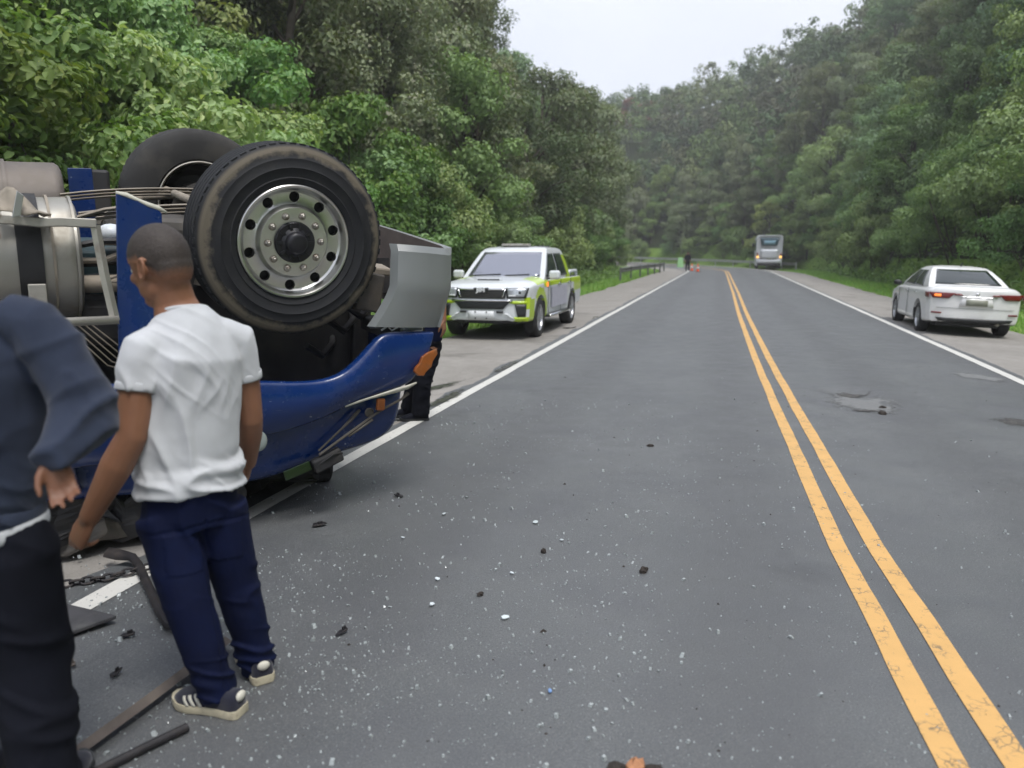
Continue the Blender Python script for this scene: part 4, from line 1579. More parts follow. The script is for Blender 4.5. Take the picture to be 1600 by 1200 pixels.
M_cw = car_paint('car_white', (0.66, 0.69, 0.71))
M_cw2 = car_paint('sedan_white', (0.76, 0.76, 0.76), (0.60, 0.58, 0.53))
M_lime = car_paint('lime_vinyl', (0.46, 0.64, 0.02))
M_glass = NT('dark_glass').set(Base=(0.018, 0.026, 0.026), Roughness=0.06, Specular=0.7).mat
M_wind = NT('windscreen_glass').set(Base=(0.34, 0.35, 0.40), Roughness=0.08, Metallic=0.75).mat
M_trim = plain('black_trim', (0.02, 0.022, 0.024), 0.45, 0, 0.2, 6)
M_chrome = plain('chrome', (0.72, 0.73, 0.75), 0.14, 1.0, 0.05, 6)
M_alloy = plain('alloy_wheel', (0.50, 0.51, 0.53), 0.35, 0.85, 0.08, 10)
M_lens = plain('clear_lens', (0.50, 0.53, 0.57), 0.1, 0.4, 0.25, 25)
M_red = plain('red_lens', (0.15, 0.014, 0.012), 0.15, 0, 0.2, 12)
M_orange = NT('lit_orange').set(Base=(0.8, 0.22, 0.04), Roughness=0.3, Emission=(1.0, 0.25, 0.05), Emission_Strength=0.55).mat
M_amber_on = NT('lit_amber').set(Base=(0.9, 0.4, 0.05), Roughness=0.3, Emission=(1.0, 0.5, 0.1), Emission_Strength=1.1).mat
M_plate = plain('number_plate', (0.72, 0.74, 0.76), 0.4, 0, 0.04, 6)
M_plate_g = plain('dull_plate', (0.24, 0.25, 0.20), 0.5, 0, 0.1, 10)
M_ctyre = plain('car_tyre', (0.02, 0.02, 0.022), 0.8, 0, 0.2, 12, dirt=(0.06, 0.055, 0.048), dscale=6)
M_bus = plain('bus_silver', (0.56, 0.58, 0.62), 0.35, 0.2, 0.06, 1.5, coat=0.3)
M_busg = NT('bus_glass').set(Base=(0.03, 0.07, 0.09), Roughness=0.08, Specular=0.6).mat
M_busg2 = NT('bus_glass_pale').set(Base=(0.16, 0.30, 0.38), Roughness=0.1, Specular=0.6).mat


def mat_lettering():
    m = NT('door_lettering')
    co = m.coord('Object', (1, 1, 1))
    wv = m.n('ShaderNodeTexWave')
    wv.bands_direction = 'X'
    wv.inputs['Scale'].default_value = 5.2
    wv.inputs['Distortion'].default_value = 1.6
    wv.inputs['Detail Scale'].default_value = 3.0
    m.l(co, wv.inputs['Vector'])
    m.set(Base=m.ramp(wv.outputs[0], [(0.35, (0.33, 0.33, 0.43)), (0.62, (0.60, 0.60, 0.68))]), Roughness=0.35)
    return m.mat


M_letter = mat_lettering()


def chaikin(p, it=2):
    for _ in range(it):
        q = [p[0]]
        for a, b in zip(p[:-1], p[1:]):
            q.append(tuple(a[i] * 0.75 + b[i] * 0.25 for i in range(2)))
            q.append(tuple(a[i] * 0.25 + b[i] * 0.75 for i in range(2)))
        q.append(p[-1])
        p = q
    return p


def lower_body(parent, keys, mats, pick, arches, rad, wout):
    """keys: x, half width, bottom, sill, shoulder, top; interpolated and lofted"""
    keys = sorted(keys)
    xs = []
    for a, b in zip(keys[:-1], keys[1:]):
        k = max(1, int((b[0] - a[0]) / 0.06))
        xs += [a[0] + (b[0] - a[0]) * i / k for i in range(k)]
    xs.append(keys[-1][0])
    secs = []
    for x in xs:
        v = [float(np.interp(x, [k[0] for k in keys], [k[i] for k in keys])) for i in range(1, 6)]
        w, zb, zsill, zs, zt = v
        half = chaikin([(0, zb), (w * 0.86, zb), (w * 0.965, zb + 0.03), (w * 0.985, zsill), (w, (zsill + zs) * 0.5), (w * 0.995, zs - 0.08), (w * 0.965, zs), (w * 0.80, zt - 0.012), (w * 0.4, zt), (0, zt)], 2)
        ring = [(x, y, z) for y, z in half] + [(x, -y, z) for y, z in reversed(half[1:-1])]
        secs.append(ring)
    g = G()
    g.loft(secs)
    o = g.build('body', mats[0], None, angle=32)
    c = G()
    for ax in arches:
        for sgn in (-1, 1):
            M = Matrix.Translation((ax, sgn * (wout - 0.19), rad)) @ Matrix.Rotation(math.pi / 2, 4, 'X')
            c.lathe([(0.0, -0.24), (rad + 0.065, -0.24), (rad + 0.065, 0.24), (0.0, 0.24)], 40, M)
    boolean(o, c.build('cut', mats[0]))
    o.parent = parent
    me = o.data
    me.materials.clear()
    for m in mats: me.materials.append(m)
    for p in me.polygons:
        p.material_index = pick(p.center, p.normal)
    return o


class House:
    """greenhouse described by rings z -> front x, rear x, half width"""

    def __init__(self, keys, bf, br):
        self.k, self.bf, self.br = keys, bf, br

    def at(self, z):
        zs = [k[0] for k in self.k]
        return [float(np.interp(z, zs, [k[i] for k in self.k])) for i in (1, 2, 3)]

    def front(self, y, z, off=0.0):
        xf, xr, w = self.at(z)
        return (xf + self.bf * (1 - (y / w) ** 2) + off, y, z + off * 0.4)

    def rear(self, y, z, off=0.0):
        xf, xr, w = self.at(z)
        return (xr - self.br * (1 - (y / w) ** 2) - off, y, z + off * 0.4)

    def side(self, x, z, s, off=0.0):
        return (x, s * (self.at(z)[2] + off), z + off * 0.2)

    def shell(self, mats, parent, pick):
        z0, z1 = self.k[0][0], self.k[-1][0]
        g = G()
        secs = []
        for i in range(25):
            z = z0 + (z1 - z0) * i / 24
            xf, xr, w = self.at(z)
            ys = [w * math.sin(math.pi / 2 * q) for q in np.linspace(-1, 1, 15)]
            ring = [self.front(y, z) for y in ys]
            ring += [(x, w, z) for x in np.linspace(xf, xr, 22)[1:-1]]
            ring += [self.rear(y, z) for y in reversed(ys)]
            ring += [(x, -w, z) for x in np.linspace(xr, xf, 22)[1:-1]]
            secs.append(ring)
        g.loft(secs)
        o = g.build('cabin', mats, parent, angle=32)
        for p in o.data.polygons: p.material_index = pick(p.center, p.normal)
        return o


def patch(name, fn, zlo, zhi, a0, a1, mat, parent, na=10, nz=8, thick=0.008):
    """panel laid on a surface: fn(a, z) with a between a0(f) and a1(f), f running from zlo to zhi"""
    g = G()
    secs = []
    for i in range(nz + 1):
        f = i / nz
        z = zlo + (zhi - zlo) * f
        l, r = (a0(f) if callable(a0) else a0), (a1(f) if callable(a1) else a1)
        secs.append([fn(l + (r - l) * j / na, z) for j in range(na + 1)])
    g.loft(secs, ring=False)
    o = g.build(name, mat, parent, smooth=True)
    m = o.modifiers.new('t', 'SOLIDIFY')
    m.thickness = thick
    m.offset = 0
    return o


def lerp(a, b): return lambda f: a + (b - a) * f


def car_wheel(parent, loc, r, w, sgn, spokes=6):
    e = empty('wheel', loc, 0, parent)
    M = Matrix.Rotation(-sgn * math.pi / 2, 4, 'X')
    g = G()
    g.lathe([(r * 0.66, w * 0.40), (r * 0.70, w * 0.47), (r * 0.82, w * 0.5), (r * 0.93, w * 0.47), (r * 0.985, w * 0.38), (r, w * 0.25), (r, -w * 0.25), (r * 0.985, -w * 0.38), (r * 0.9, -w * 0.5), (r * 0.62, -w * 0.5)], 40, M)
    g.build('tyre', M_ctyre, e, angle=40)
    g = G()
    g.lathe([(r * 0.67, w * 0.44), (r * 0.64, w * 0.43), (r * 0.61, w * 0.36), (r * 0.60, -w * 0.3)], 40, M)
    for k in range(spokes):
        for d in (-0.12, 0.12):
            Q = M @ Matrix.Rotation(2 * math.pi * k / spokes + d, 4, 'Z')
            g.box((r * 0.36, 0, w * 0.33), (r * 0.54, r * 0.07, 0.025), Q)
    g.lathe([(0.0, w * 0.40), (r * 0.12, w * 0.39), (r * 0.16, w * 0.33), (0.0, w * 0.3)], 20, M)
    g.build('rim', M_alloy, e, angle=35)
    g = G()
    g.lathe([(0.0, w * 0.12), (r * 0.5, w * 0.12), (r * 0.5, w * 0.08), (0.0, w * 0.08)], 24, M)
    g.build('brake_disc', M_trim, e, angle=35)
    return e


def text_mesh(s, size, depth):
    cu = bpy.data.curves.new('t', 'FONT')
    cu.body = s
    cu.size = size
    cu.extrude = depth
    cu.align_x = 'CENTER'
    cu.align_y = 'CENTER'
    cu.offset = 0.004
    o = bpy.data.objects.new('t', cu)
    COL.objects.link(o)
    me = evaluated(o)
    bpy.data.objects.remove(o)
    bpy.data.curves.remove(cu)
    return me


# ---- pickup
def pickup():
    fw = Vector((-0.275, -0.961, 0)).normalized()
    e = empty('pickup_truck', (0.10, 16.92, -0.045), math.atan2(fw.y, fw.x))
    tag(e, 'white pickup with lime-green panels facing the camera on the left shoulder', 'pickup')

    def fx(y): return 2.46 - 0.17 * (abs(y) / 0.9) ** 3

    def pick(c, n):
        x, y, z = c
        ay = abs(y)
        for ax in (1.55, -1.55):
            d = math.hypot(x - ax, z - 0.38)
            if ay > 0.6 and d < 0.452: return 2
        if n.z < -0.6 and z < 0.4: return 2
        if ay > 0.84 and abs(n.y) > 0.45:
            if 0.985 < z < 1.09 and x < 1.25: return 1
            d = math.hypot(x - 1.55, z - 0.38)
            if 0.44 < d < 0.60 and z > 0.3 and not (0.55 < z < 0.80 and x > 1.9): return 1
            if x > 2.02 and 0.34 < z < 0.80: return 1
            if x < -1.75 and 0.78 < z < 1.1: return 1
        if n.z > 0.5 and ay > 0.60 and 0.75 < x < 1.75: return 1
        if n.x > 0.3 and ay > 0.6 and (0.70 < z < 0.76 or 0.36 < z < 0.46): return 1
        return 0

    keys = [(2.455, 0.16, 0.45, 0.5, 0.92, 0.93), (2.445, 0.36, 0.42, 0.5, 0.95, 0.965), (2.42, 0.55, 0.38, 0.5, 0.97, 0.99), (2.39, 0.66, 0.355, 0.5, 0.985, 1.01), (2.33, 0.80, 0.34, 0.5, 1.0, 1.04), (2.25, 0.895, 0.33, 0.5, 1.01, 1.07), (2.0, 0.925, 0.33, 0.5, 1.04, 1.12), (1.5, 0.935, 0.33, 0.5, 1.07, 1.16), (1.05, 0.935, 0.33, 0.5, 1.09, 1.18), (0.6, 0.93, 0.33, 0.5, 1.10, 1.14), (-1.45, 0.93, 0.33, 0.5, 1.10, 1.13), (-1.6, 0.93, 0.36, 0.5, 1.10, 1.10), (-2.6, 0.92, 0.42, 0.55, 1.10, 1.10), (-2.7, 0.90, 0.46, 0.55, 1.08, 1.08)]
    lower_body(e, keys, [M_cw, M_lime, M_trim], pick, (1.55, -1.55), 0.385, 0.935)
    h = House([(1.08, 1.10, -1.50, 0.875), (1.15, 1.0, -1.48, 0.868), (1.42, 0.60, -1.38, 0.80), (1.66, 0.24, -1.25, 0.725), (1.73, 0.08, -1.18, 0.685), (1.765, -0.08, -1.05, 0.60), (1.782, -0.25, -0.9, 0.45)], 0.085, 0.02)
    h.shell([M_cw, M_lime], e, lambda c, n: 1 if (c.x < -0.95 and abs(n.y) > 0.6 and c.z < 1.6) else 0)
    patch('windscreen', lambda y, z: h.front(y, z, 0.006), 1.165, 1.655, lerp(-0.77, -0.635), lerp(0.77, 0.635), M_wind, e, 14, 8)
    for s in (-1, 1):
        patch('window', lambda x, z: h.side(x, z, s, 0.004), 1.155, 1.64, lerp(0.88, 0.24), lerp(-0.22, -0.20), M_glass, e, 6, 10)
        patch('window', lambda x, z: h.side(x, z, s, 0.004), 1.155, 1.64, lerp(-0.30, -0.285), lerp(-1.18, -0.98), M_glass, e, 6, 10)
        m = G()
        m.box((0.82, s * 1.04, 1.20), (0.13, 0.23, 0.18))
        m.build('mirror', M_cw, e, bevel=0.05, seg=4)
        m = G()
        m.box((0.84, s * 0.93, 1.13), (0.05, 0.14, 0.03))
        m.build('mirror_arm', M_trim, e, bevel=0.006)
        for x in (-0.10, -1.12):
            G().box((x, s * 0.945, 1.0), (0.17, 0.03, 0.03)).build('door_handle', M_chrome, e, bevel=0.01)
        G().box((0.0, s * 0.93, 0.375), (2.0, 0.13, 0.05)).build('side_step', M_trim, e, bevel=0.015)
        G().tube([(-1.0, s * 0.99, 0.385), (1.0, s * 0.99, 0.385)], 0.026, 10).build('step_trim', M_chrome, e, smooth=True)
        g = G()
        g.box((-0.12, s * 0.938, 0.74), (1.55, 0.006, 0.42))
        g.build('lettering', M_letter, e)
        G().box((0.98, s * 0.935, 1.015), (0.10, 0.012, 0.10)).build('side_lamp', M_orange, e, bevel=0.01)
        for x in (1.55, -1.55):
            car_wheel(e, (x, s * 0.80, 0.385), 0.385, 0.26, s)
        # shut lines
        for x in (0.93, -0.25, -1.34):
            G().box((x, s * 0.934, 0.75), (0.010, 0.008, 0.66)).build('door_gap', M_trim, e)
    F = lambda off: (lambda y, z: (fx(y) + off - 0.05 * max(0, z - 0.85), y, z))
    patch('grille', F(0.012), 0.80, 0.985, lerp(-0.46, -0.50), lerp(0.46, 0.50), M_trim, e, 16, 4, 0.02)
    for z in (0.83, 0.865, 0.90):
        patch('grille_bar', F(0.026), z, z + 0.008, -0.42, 0.42, M_grease, e, 14, 1, 0.008)
    patch('grille_chrome', F(0.028), 0.955, 0.985, -0.47, 0.47, M_chrome, e, 14, 1, 0.012)
    for s in (-1, 1):
        patch('grille_chrome', F(0.03), 0.82, 0.97, lerp(s * 0.40, s * 0.455), lerp(s * 0.425, s * 0.48), M_chrome, e, 2, 3, 0.012)
        patch('headlight', F(0.016), 0.83, 0.985, lerp(s * 0.52, s * 0.50), lerp(s * 0.80, s * 0.865), M_lens, e, 8, 4, 0.02)
        patch('headlight_bezel', F(0.008), 0.805, 0.995, lerp(s * 0.49, s * 0.48), lerp(s * 0.835, s * 0.89), M_trim, e, 8, 4, 0.02)
        G().ball((fx(0.72) - 0.01, s * 0.715, 0.905), (0.04, 0.05, 0.05), 14, 8).build('headlight_bulb', M_trim, e, smooth=True)
        patch('headlight_strip', F(0.03), 0.84, 0.865, s * 0.53, s * 0.66, M_plate, e, 4, 1, 0.008)
        patch('fog_pocket', F(0.012), 0.46, 0.69, lerp(s * 0.69, s * 0.64), lerp(s * 0.835, s * 0.845), M_trim, e, 6, 4, 0.02)
        patch('fog_corner', F(0.008), 0.695, 0.75, lerp(s * 0.60, s * 0.55), s * 0.85, M_lime, e, 6, 2, 0.012)
        patch('fog_corner', F(0.008), 0.40, 0.45, s * 0.62, s * 0.85, M_lime, e, 6, 2, 0.012)
        patch('vent', F(0.022), 0.525, 0.565, s * 0.30, s * 0.43, M_trim, e, 4, 2, 0.015)
        patch('skid_rib', F(0.026), 0.40, 0.53, lerp(s * 0.62, s * 0.44), lerp(s * 0.66, s * 0.50), M_cw, e, 3, 3, 0.03)
    patch('lower_grille', F(0.012), 0.60, 0.745, lerp(-0.42, -0.56), lerp(0.42, 0.56), M_trim, e, 14, 3, 0.02)
    patch('lower_grille_lip', F(0.03), 0.745, 0.775, -0.60, 0.60, M_chrome, e, 14, 2, 0.02)
    pl_ = patch('number_plate', F(0.04), 0.405, 0.565, -0.255, 0.255, M_plate, e, 6, 2, 0.008)
    for y in (-0.11, 0.11):
        for z in (0.425, 0.545):
            G().lathe([(0.0, 0.006), (0.014, 0.004), (0.014, -0.004), (0, -0.004)], 10, Matrix.Translation((fx(y) + 0.047, y, z)) @ Matrix.Rotation(math.pi / 2, 4, 'Y')).build('plate_bolt', M_trim, pl_)
    G().box((fx(0) + 0.012, 0, 0.955), (0.05, 0.30, 0.085)).build('badge_plate', M_trim, e, bevel=0.012)
    me = text_mesh('JIM', 0.115, 0.008)
    me.materials.append(M_plate)
    t = link('badge', me, e)
    t.matrix_local = Matrix.Translation((fx(0) + 0.045, 0, 0.955)) @ Matrix(((0, 0, 1, 0), (1, 0, 0, 0), (0, 1, 0, 0), (0, 0, 0, 1))) @ Matrix.Diagonal((1.15, 1, 1, 1))
    # bonnet scoop, a dark strip painted in for its shade line, and wipers
    G().box((1.95, 0, 1.135), (0.10, 0.5, 0.03), Matrix.Rotation(0.0, 4, 'Y')).build('bonnet_scoop', M_cw, e, bevel=0.012)
    G().box((2.0, 0, 1.133), (0.012, 0.44, 0.022)).build('scoop_shade_line', M_trim, e)
    for y0, y1 in ((-0.62, -0.05), (0.05, 0.55)):
        a, b = h.front(y0, 1.175, 0.03), h.front(y1, 1.20, 0.03)
        G().tube([a, b], 0.012, 6).build('wiper', M_trim, e)
    # roof bar
    G().box((-0.15, -0.05, 1.815), (0.22, 0.62, 0.05)).build('roof_light_bar', M_alu_dull, e, bevel=0.015)
    G().box((-1.0, 0, 1.79), (0.06, 1.0, 0.03)).build('roof_bar', M_trim, e, bevel=0.008)
    # bed rail and cover
    for s in (-1, 1):
        G().tube([(-1.7, s * 0.80, 1.15), (-1.75, s * 0.80, 1.22), (-2.55, s * 0.80, 1.22), (-2.6, s * 0.80, 1.12)], 0.035, 10).build('bed_rail', M_plas, e, smooth=True)
    G().box((-2.1, 0, 1.085), (1.0, 1.6, 0.045)).build('bed_cover', M_trim, e, bevel=0.01)
    G().box((1.2, 0, 0.36), (2.0, 1.2, 0.12)).build('underbody', M_trim, e)
    return e


pickup()


# ---- sedan
def sedan():
    fw = Vector((0.285, 0.9585, 0)).normalized()
    e = empty('sedan', (9.92, 17.6, -0.10), math.atan2(fw.y, fw.x))
    e.rotation_euler = (R(2.0), 0, math.atan2(fw.y, fw.x))
    e.scale = (0.97, 0.97, 0.97)
    tag(e, 'white sedan parked on the right shoulder, seen from behind', 'car')

    def rx(y): return -2.335 + 0.17 * (abs(y) / 0.88) ** 3

    def pick(c, n):
        for ax in (1.33, -1.33):
            if abs(c.y) > 0.55 and math.hypot(c.x - ax, c.z - 0.33) < 0.398: return 1
        if n.z < -0.6 and c.z < 0.35: return 1
        return 0

    keys = [(-2.33, 0.2, 0.36, 0.45, 0.90, 0.955), (-2.32, 0.38, 0.34, 0.45, 0.93, 0.985), (-2.295, 0.54, 0.32, 0.45, 0.95, 1.01), (-2.25, 0.69, 0.30, 0.45, 0.965, 1.035), (-2.18, 0.83, 0.285, 0.45, 0.965, 1.05), (-2.05, 0.885, 0.27, 0.42, 0.96, 1.06), (-1.6, 0.90, 0.24, 0.40, 0.955, 1.05), (-1.0, 0.905, 0.22, 0.38, 0.95, 1.0), (0.9, 0.90, 0.21, 0.36, 0.92, 0.97), (1.4, 0.895, 0.22, 0.36, 0.89, 0.96), (1.9, 0.87, 0.25, 0.38, 0.82, 0.88), (2.2, 0.74, 0.28, 0.4, 0.72, 0.78), (2.33, 0.5, 0.32, 0.4, 0.62, 0.66)]
    lower_body(e, keys, [M_cw2, M_trim], pick, (1.33, -1.33), 0.333, 0.905)
    h = House([(0.95, 1.15, -1.72, 0.79), (1.03, 1.0, -1.58, 0.775), (1.20, 0.62, -1.22, 0.70), (1.36, 0.26, -0.84, 0.60), (1.42, 0.05, -0.66, 0.535), (1.447, -0.10, -0.48, 0.44), (1.462, -0.22, -0.32, 0.28)], 0.10, 0.10)
    h.shell([M_cw2], e, lambda c, n: 0)
    patch('rear_window', lambda y, z: h.rear(y, z, 0.006), 1.07, 1.375, lerp(-0.64, -0.50), lerp(0.64, 0.50), M_glass, e, 14, 8)
    patch('windscreen', lambda y, z: h.front(y, z, 0.006), 1.03, 1.36, lerp(-0.70, -0.56), lerp(0.70, 0.56), M_glass, e, 12, 6)
    for s in (-1, 1):
        patch('window', lambda x, z: h.side(x, z, s, 0.004), 1.0, 1.345, lerp(0.80, 0.22), lerp(-0.18, -0.18), M_glass, e, 6, 8)
        patch('window', lambda x, z: h.side(x, z, s, 0.004), 1.0, 1.345, lerp(-0.24, -0.24), lerp(-1.12, -0.68), M_glass, e, 6, 8)
        G().ball((0.72, s * 0.98, 1.01), (0.06, 0.10, 0.065), 14, 8).build('mirror', M_trim, e, smooth=True)
        for x in (1.33, -1.33): car_wheel(e, (x, s * 0.775, 0.333), 0.333, 0.22, s, 5)
        for x in (-0.05, -0.98): G().box((x, s * 0.905, 0.86), (0.17, 0.03, 0.025)).build('door_handle', M_chrome, e, bevel=0.008)
        for x in (0.85, -0.22): G().box((x, s * 0.902, 0.62), (0.008, 0.008, 0.6)).build('door_gap', M_trim, e)
    B = lambda off: (lambda y, z: (rx(y) - off + 0.12 * max(0, z - 0.86), y, z))
    for s in (-1, 1):
        patch('tail_light', B(0.014), 0.80, 0.915, lerp(s * 0.52, s * 0.40), lerp(s * 0.80, s * 0.875), M_red, e, 12, 4, 0.02)
        patch('tail_light_wrap', lambda x, z: (x, s * (0.905 - 0.10 * max(0, (-x - 2.02)) ** 0.9), z), 0.805, 0.915, lerp(-2.03, -1.99), lerp(-2.20, -2.20), M_red, e, 6, 3, 0.015)
        patch('boot_light', B(0.016), 0.865, 0.905, lerp(s * 0.26, s * 0.30), s * 0.42, M_red, e, 6, 2, 0.018)
        patch('reflector', B(0.012), 0.48, 0.515, s * 0.62, s * 0.80, M_red, e, 5, 1, 0.01)
    patch('lit_lamp', B(0.026), 0.835, 0.885, 0.66, 0.78, M_orange, e, 4, 2, 0.012)
    patch('number_plate', B(0.022), 0.665, 0.79, -0.20, 0.20, M_plate_g, e, 4, 2, 0.012)
    patch('plate_recess', B(0.010), 0.645, 0.83, lerp(-0.32, -0.27), lerp(0.32, 0.27), M_cw2, e, 4, 2, 0.012)
    patch('chrome_strip', B(0.02), 0.838, 0.85, -0.36, 0.36, M_chrome, e, 8, 1, 0.012)
    patch('boot_gap', B(0.008), 0.60, 0.606, -0.72, 0.72, M_trim, e, 10, 1, 0.006)
    patch('lower_valance', B(0.012), 0.33, 0.40, lerp(-0.66, -0.72), lerp(0.66, 0.72), M_trim, e, 10, 2, 0.02)
    patch('badge', B(0.018), 0.88, 0.93, -0.03, 0.03, M_chrome, e, 2, 2, 0.008)
    G().tube([(-0.75, 0, 1.46), (-0.86, 0, 1.54)], [0.018, 0.006], 8).build('aerial', M_trim, e, smooth=True)
    G().tube([(-2.1, -0.45, 0.30), (-2.28, -0.45, 0.30)], 0.035, 12).build('exhaust', M_alu_dull, e, smooth=True)
    G().box((0, 0, 0.24), (3.6, 1.2, 0.1)).build('underbody', M_trim, e)
    return e


sedan()


# ---- coach
def coach():
    hd = math.atan2(0.959, 0.284)
    e = empty('coach_bus', (25.75, 78, rise(75) - 0.02), hd)
    tag(e, 'silver-grey coach driving away with lit amber rear lamps', 'bus')

    def ring(x, w, z0, z1, r):
        pts = []
        for cx, cz, a0 in ((w - r, z1 - r, 0), (-(w - r), z1 - r, 90), (-(w - r), z0 + 0.08, 180), (w - r, z0 + 0.08, 270)):
            rr = r if cz > 1 else 0.08
            cx2 = cx if cz > 1 else math.copysign(w - 0.08, cx)
            for k in range(7):
                a = R(a0 + 15 * k)
                pts.append((x, cx2 + rr * math.cos(a), cz + rr * math.sin(a)))
        return pts
    g = G()
    g.loft([ring(0.10, 1.0, 0.45, 3.15, 0.3), ring(0.02, 1.16, 0.38, 3.28, 0.32), ring(0.0, 1.22, 0.36, 3.30, 0.3), ring(0.3, 1.27, 0.34, 3.36, 0.25), ring(10.8, 1.27, 0.34, 3.36, 0.25), ring(11.1, 1.15, 0.4, 3.2, 0.3)])
    g.build('body', M_bus, e, angle=40)
    bp = lambda off: (lambda y, z: (0.0 - off + 0.05 * (y / 1.2) ** 4, y, z))
    patch('rear_window', bp(0.012), 2.30, 3.08, lerp(-0.72, -0.93), lerp(0.72, 0.93), M_busg, e, 10, 4, 0.02)
    patch('window_blind', bp(0.03), 2.42, 2.82, lerp(-0.5, -0.55), lerp(0.5, 0.55), M_busg2, e, 8, 2, 0.01)
    for s in (-1, 1):
        patch('rear_lamp', bp(0.02), 1.12, 1.30, s * 1.0, s * 1.20, M_amber_on, e, 4, 2, 0.04)
        patch('rear_lamp', bp(0.02), 1.32, 1.62, s * 1.05, s * 1.20, M_red, e, 4, 2, 0.04)
        patch('window', lambda x, z: (x, s * 1.275, z), 1.85, 2.95, 0.9, 10.4, M_busg, e, 6, 2, 0.01)
        for x in (2.6, 8.6): car_wheel(e, (x, s * 1.1, 0.5), 0.5, 0.3, s)
        G().box((10.9, s * 1.42, 2.5), (0.12, 0.22, 0.4)).build('mirror', M_trim, e, bevel=0.03)
    patch('engine_hatch', bp(0.012), 1.02, 1.95, -0.82, 0.82, M_bus, e, 8, 4, 0.02)
    patch('bumper', bp(0.05), 0.62, 0.92, -1.18, 1.18, M_bus, e, 10, 3, 0.06)
    patch('lower_panel', bp(0.02), 0.36, 0.60, -1.12, 1.12, M_trim, e, 10, 2, 0.04)
    patch('number_plate', bp(0.06), 0.98, 1.10, -0.25, 0.25, M_plate_g, e, 2, 2, 0.02)
    return e


coach()
# ------------------------------------------------------------------ people
def skin_mat(name, col):
    m = NT(name)
    co = m.coord()
    b = m.ramp(m.noise(co, 9, 4), [(0.3, tuple(c * 0.85 for c in col)), (0.7, tuple(c * 1.12 for c in col))])
    m.set(Base=b, Roughness=0.52, Specular=0.4)
    m.p.inputs['Subsurface Weight'].default_value = 0.12
    m.p.inputs['Subsurface Radius'].default_value = (0.012, 0.005, 0.003)
    m.bump(m.noise(co, 160, 3), 0.15, 0.002)
    return m.mat


def cloth_mat(name, col, weave=420, rough=0.9, var=0.1, sheen=0.2, patch_col=None):
    m = NT(name)
    co = m.coord()
    b = m.ramp(m.noise(co, 6, 5, 0.6), [(0.3, tuple(c * (1 - var) for c in col)), (0.7, tuple(min(1, c * (1 + var)) for c in col))])
    if patch_col:
        b = m.mix(m.ramp(m.noise(co, 3.5, 5, 0.65), [(0.5, 0.0), (0.8, 0.7)]), b, patch_col)
    m.set(Base=b, Roughness=rough, Specular=0.2, Sheen=sheen)
    m.bump(m.noise(co, weave, 2), 0.3, 0.0015)
    return m.mat


M_skin = skin_mat('skin_brown', (0.25, 0.118, 0.068))
M_skin2 = skin_mat('skin_brown_warm', (0.19, 0.088, 0.052))
M_hair = plain('buzz_hair', (0.035, 0.028, 0.024), 0.75, 0, 0.4, 60, bump=0.8, spec=0.3, dirt=(0.10, 0.075, 0.06), dscale=70, dlo=0.5, dhi=0.75)
M_tee = cloth_mat('white_cotton', (0.53, 0.545, 0.57), 500)
M_jean = cloth_mat('navy_denim', (0.0022, 0.0055, 0.030), 350, 0.8, 0.25, 0.0, (0.003, 0.010, 0.048))
M_sweat = cloth_mat('navy_fleece', (0.026, 0.034, 0.058), 300, 0.95, 0.2, 0.12, (0.04, 0.05, 0.078))
M_blk = cloth_mat('black_cotton', (0.0055, 0.0065, 0.012), 300, 0.9, 0.2, 0.0)
M_shoe = cloth_mat('navy_suede', (0.018, 0.019, 0.032), 300, 0.95, 0.2, 0.3)
M_cream = plain('cream_rubber', (0.52, 0.47, 0.34), 0.7, 0, 0.12, 20, dirt=(0.30, 0.26, 0.19), dscale=25)
M_cream2 = plain('cream_leather', (0.60, 0.58, 0.50), 0.7, 0, 0.1, 20)
M_eye = plain('eye_white', (0.7, 0.68, 0.64), 0.2)
M_hivis = plain('green_board', (0.30, 0.56, 0.26), 0.5, 0, 0.08, 4)


def unit(v): return Vector(v).normalized()


def head(g, c, F, U, k=1.0):
    F = unit(F)
    U = unit(Vector(U) - F * Vector(U).dot(F))
    S = U.cross(F)
    ax = (F, S, U)
    P = lambda f, s, u: Vector(c) + (F * f + S * s + U * u) * k
    E = lambda f, s, u, r: g.ball(P(f, s, u), tuple(x * k for x in r), 20, 14, axes=ax)
    E(0, 0, 0, (0.098, 0.077, 0.098))
    E(-0.03, 0, -0.035, (0.066, 0.064, 0.070))
    E(0.035, 0, -0.052, (0.060, 0.060, 0.085))
    E(0.055, 0, -0.118, (0.034, 0.036, 0.026))
    for s in (-1, 1):
        E(0.022, s * 0.043, -0.088, (0.042, 0.020, 0.034))
        E(0.062, s * 0.040, -0.048, (0.026, 0.022, 0.020))
        # ear: helix ring and lobe
        ring = []
        for i in range(12):
            a = 2 * math.pi * i / 12
            ring.append(P(-0.012 + 0.017 * math.cos(a) - 0.006 * math.sin(a), s * (0.079 + 0.008 * (1 - math.cos(a)) * 0.5), -0.036 + 0.029 * math.sin(a)))
        g.tube(ring, 0.0058 * k, 8, close=True)
        E(-0.010, s * 0.074, -0.036, (0.013, 0.007, 0.024))
    g.tube([P(0.090, 0, -0.012), P(0.104, 0, -0.040), P(0.112, 0, -0.058), P(0.096, 0, -0.066)], [0.009 * k, 0.011 * k, 0.015 * k, 0.012 * k], 10)
    E(0.082, 0, 0.004, (0.016, 0.048, 0.012))
    E(0.086, 0, -0.086, (0.012, 0.025, 0.010))
    return P, ax


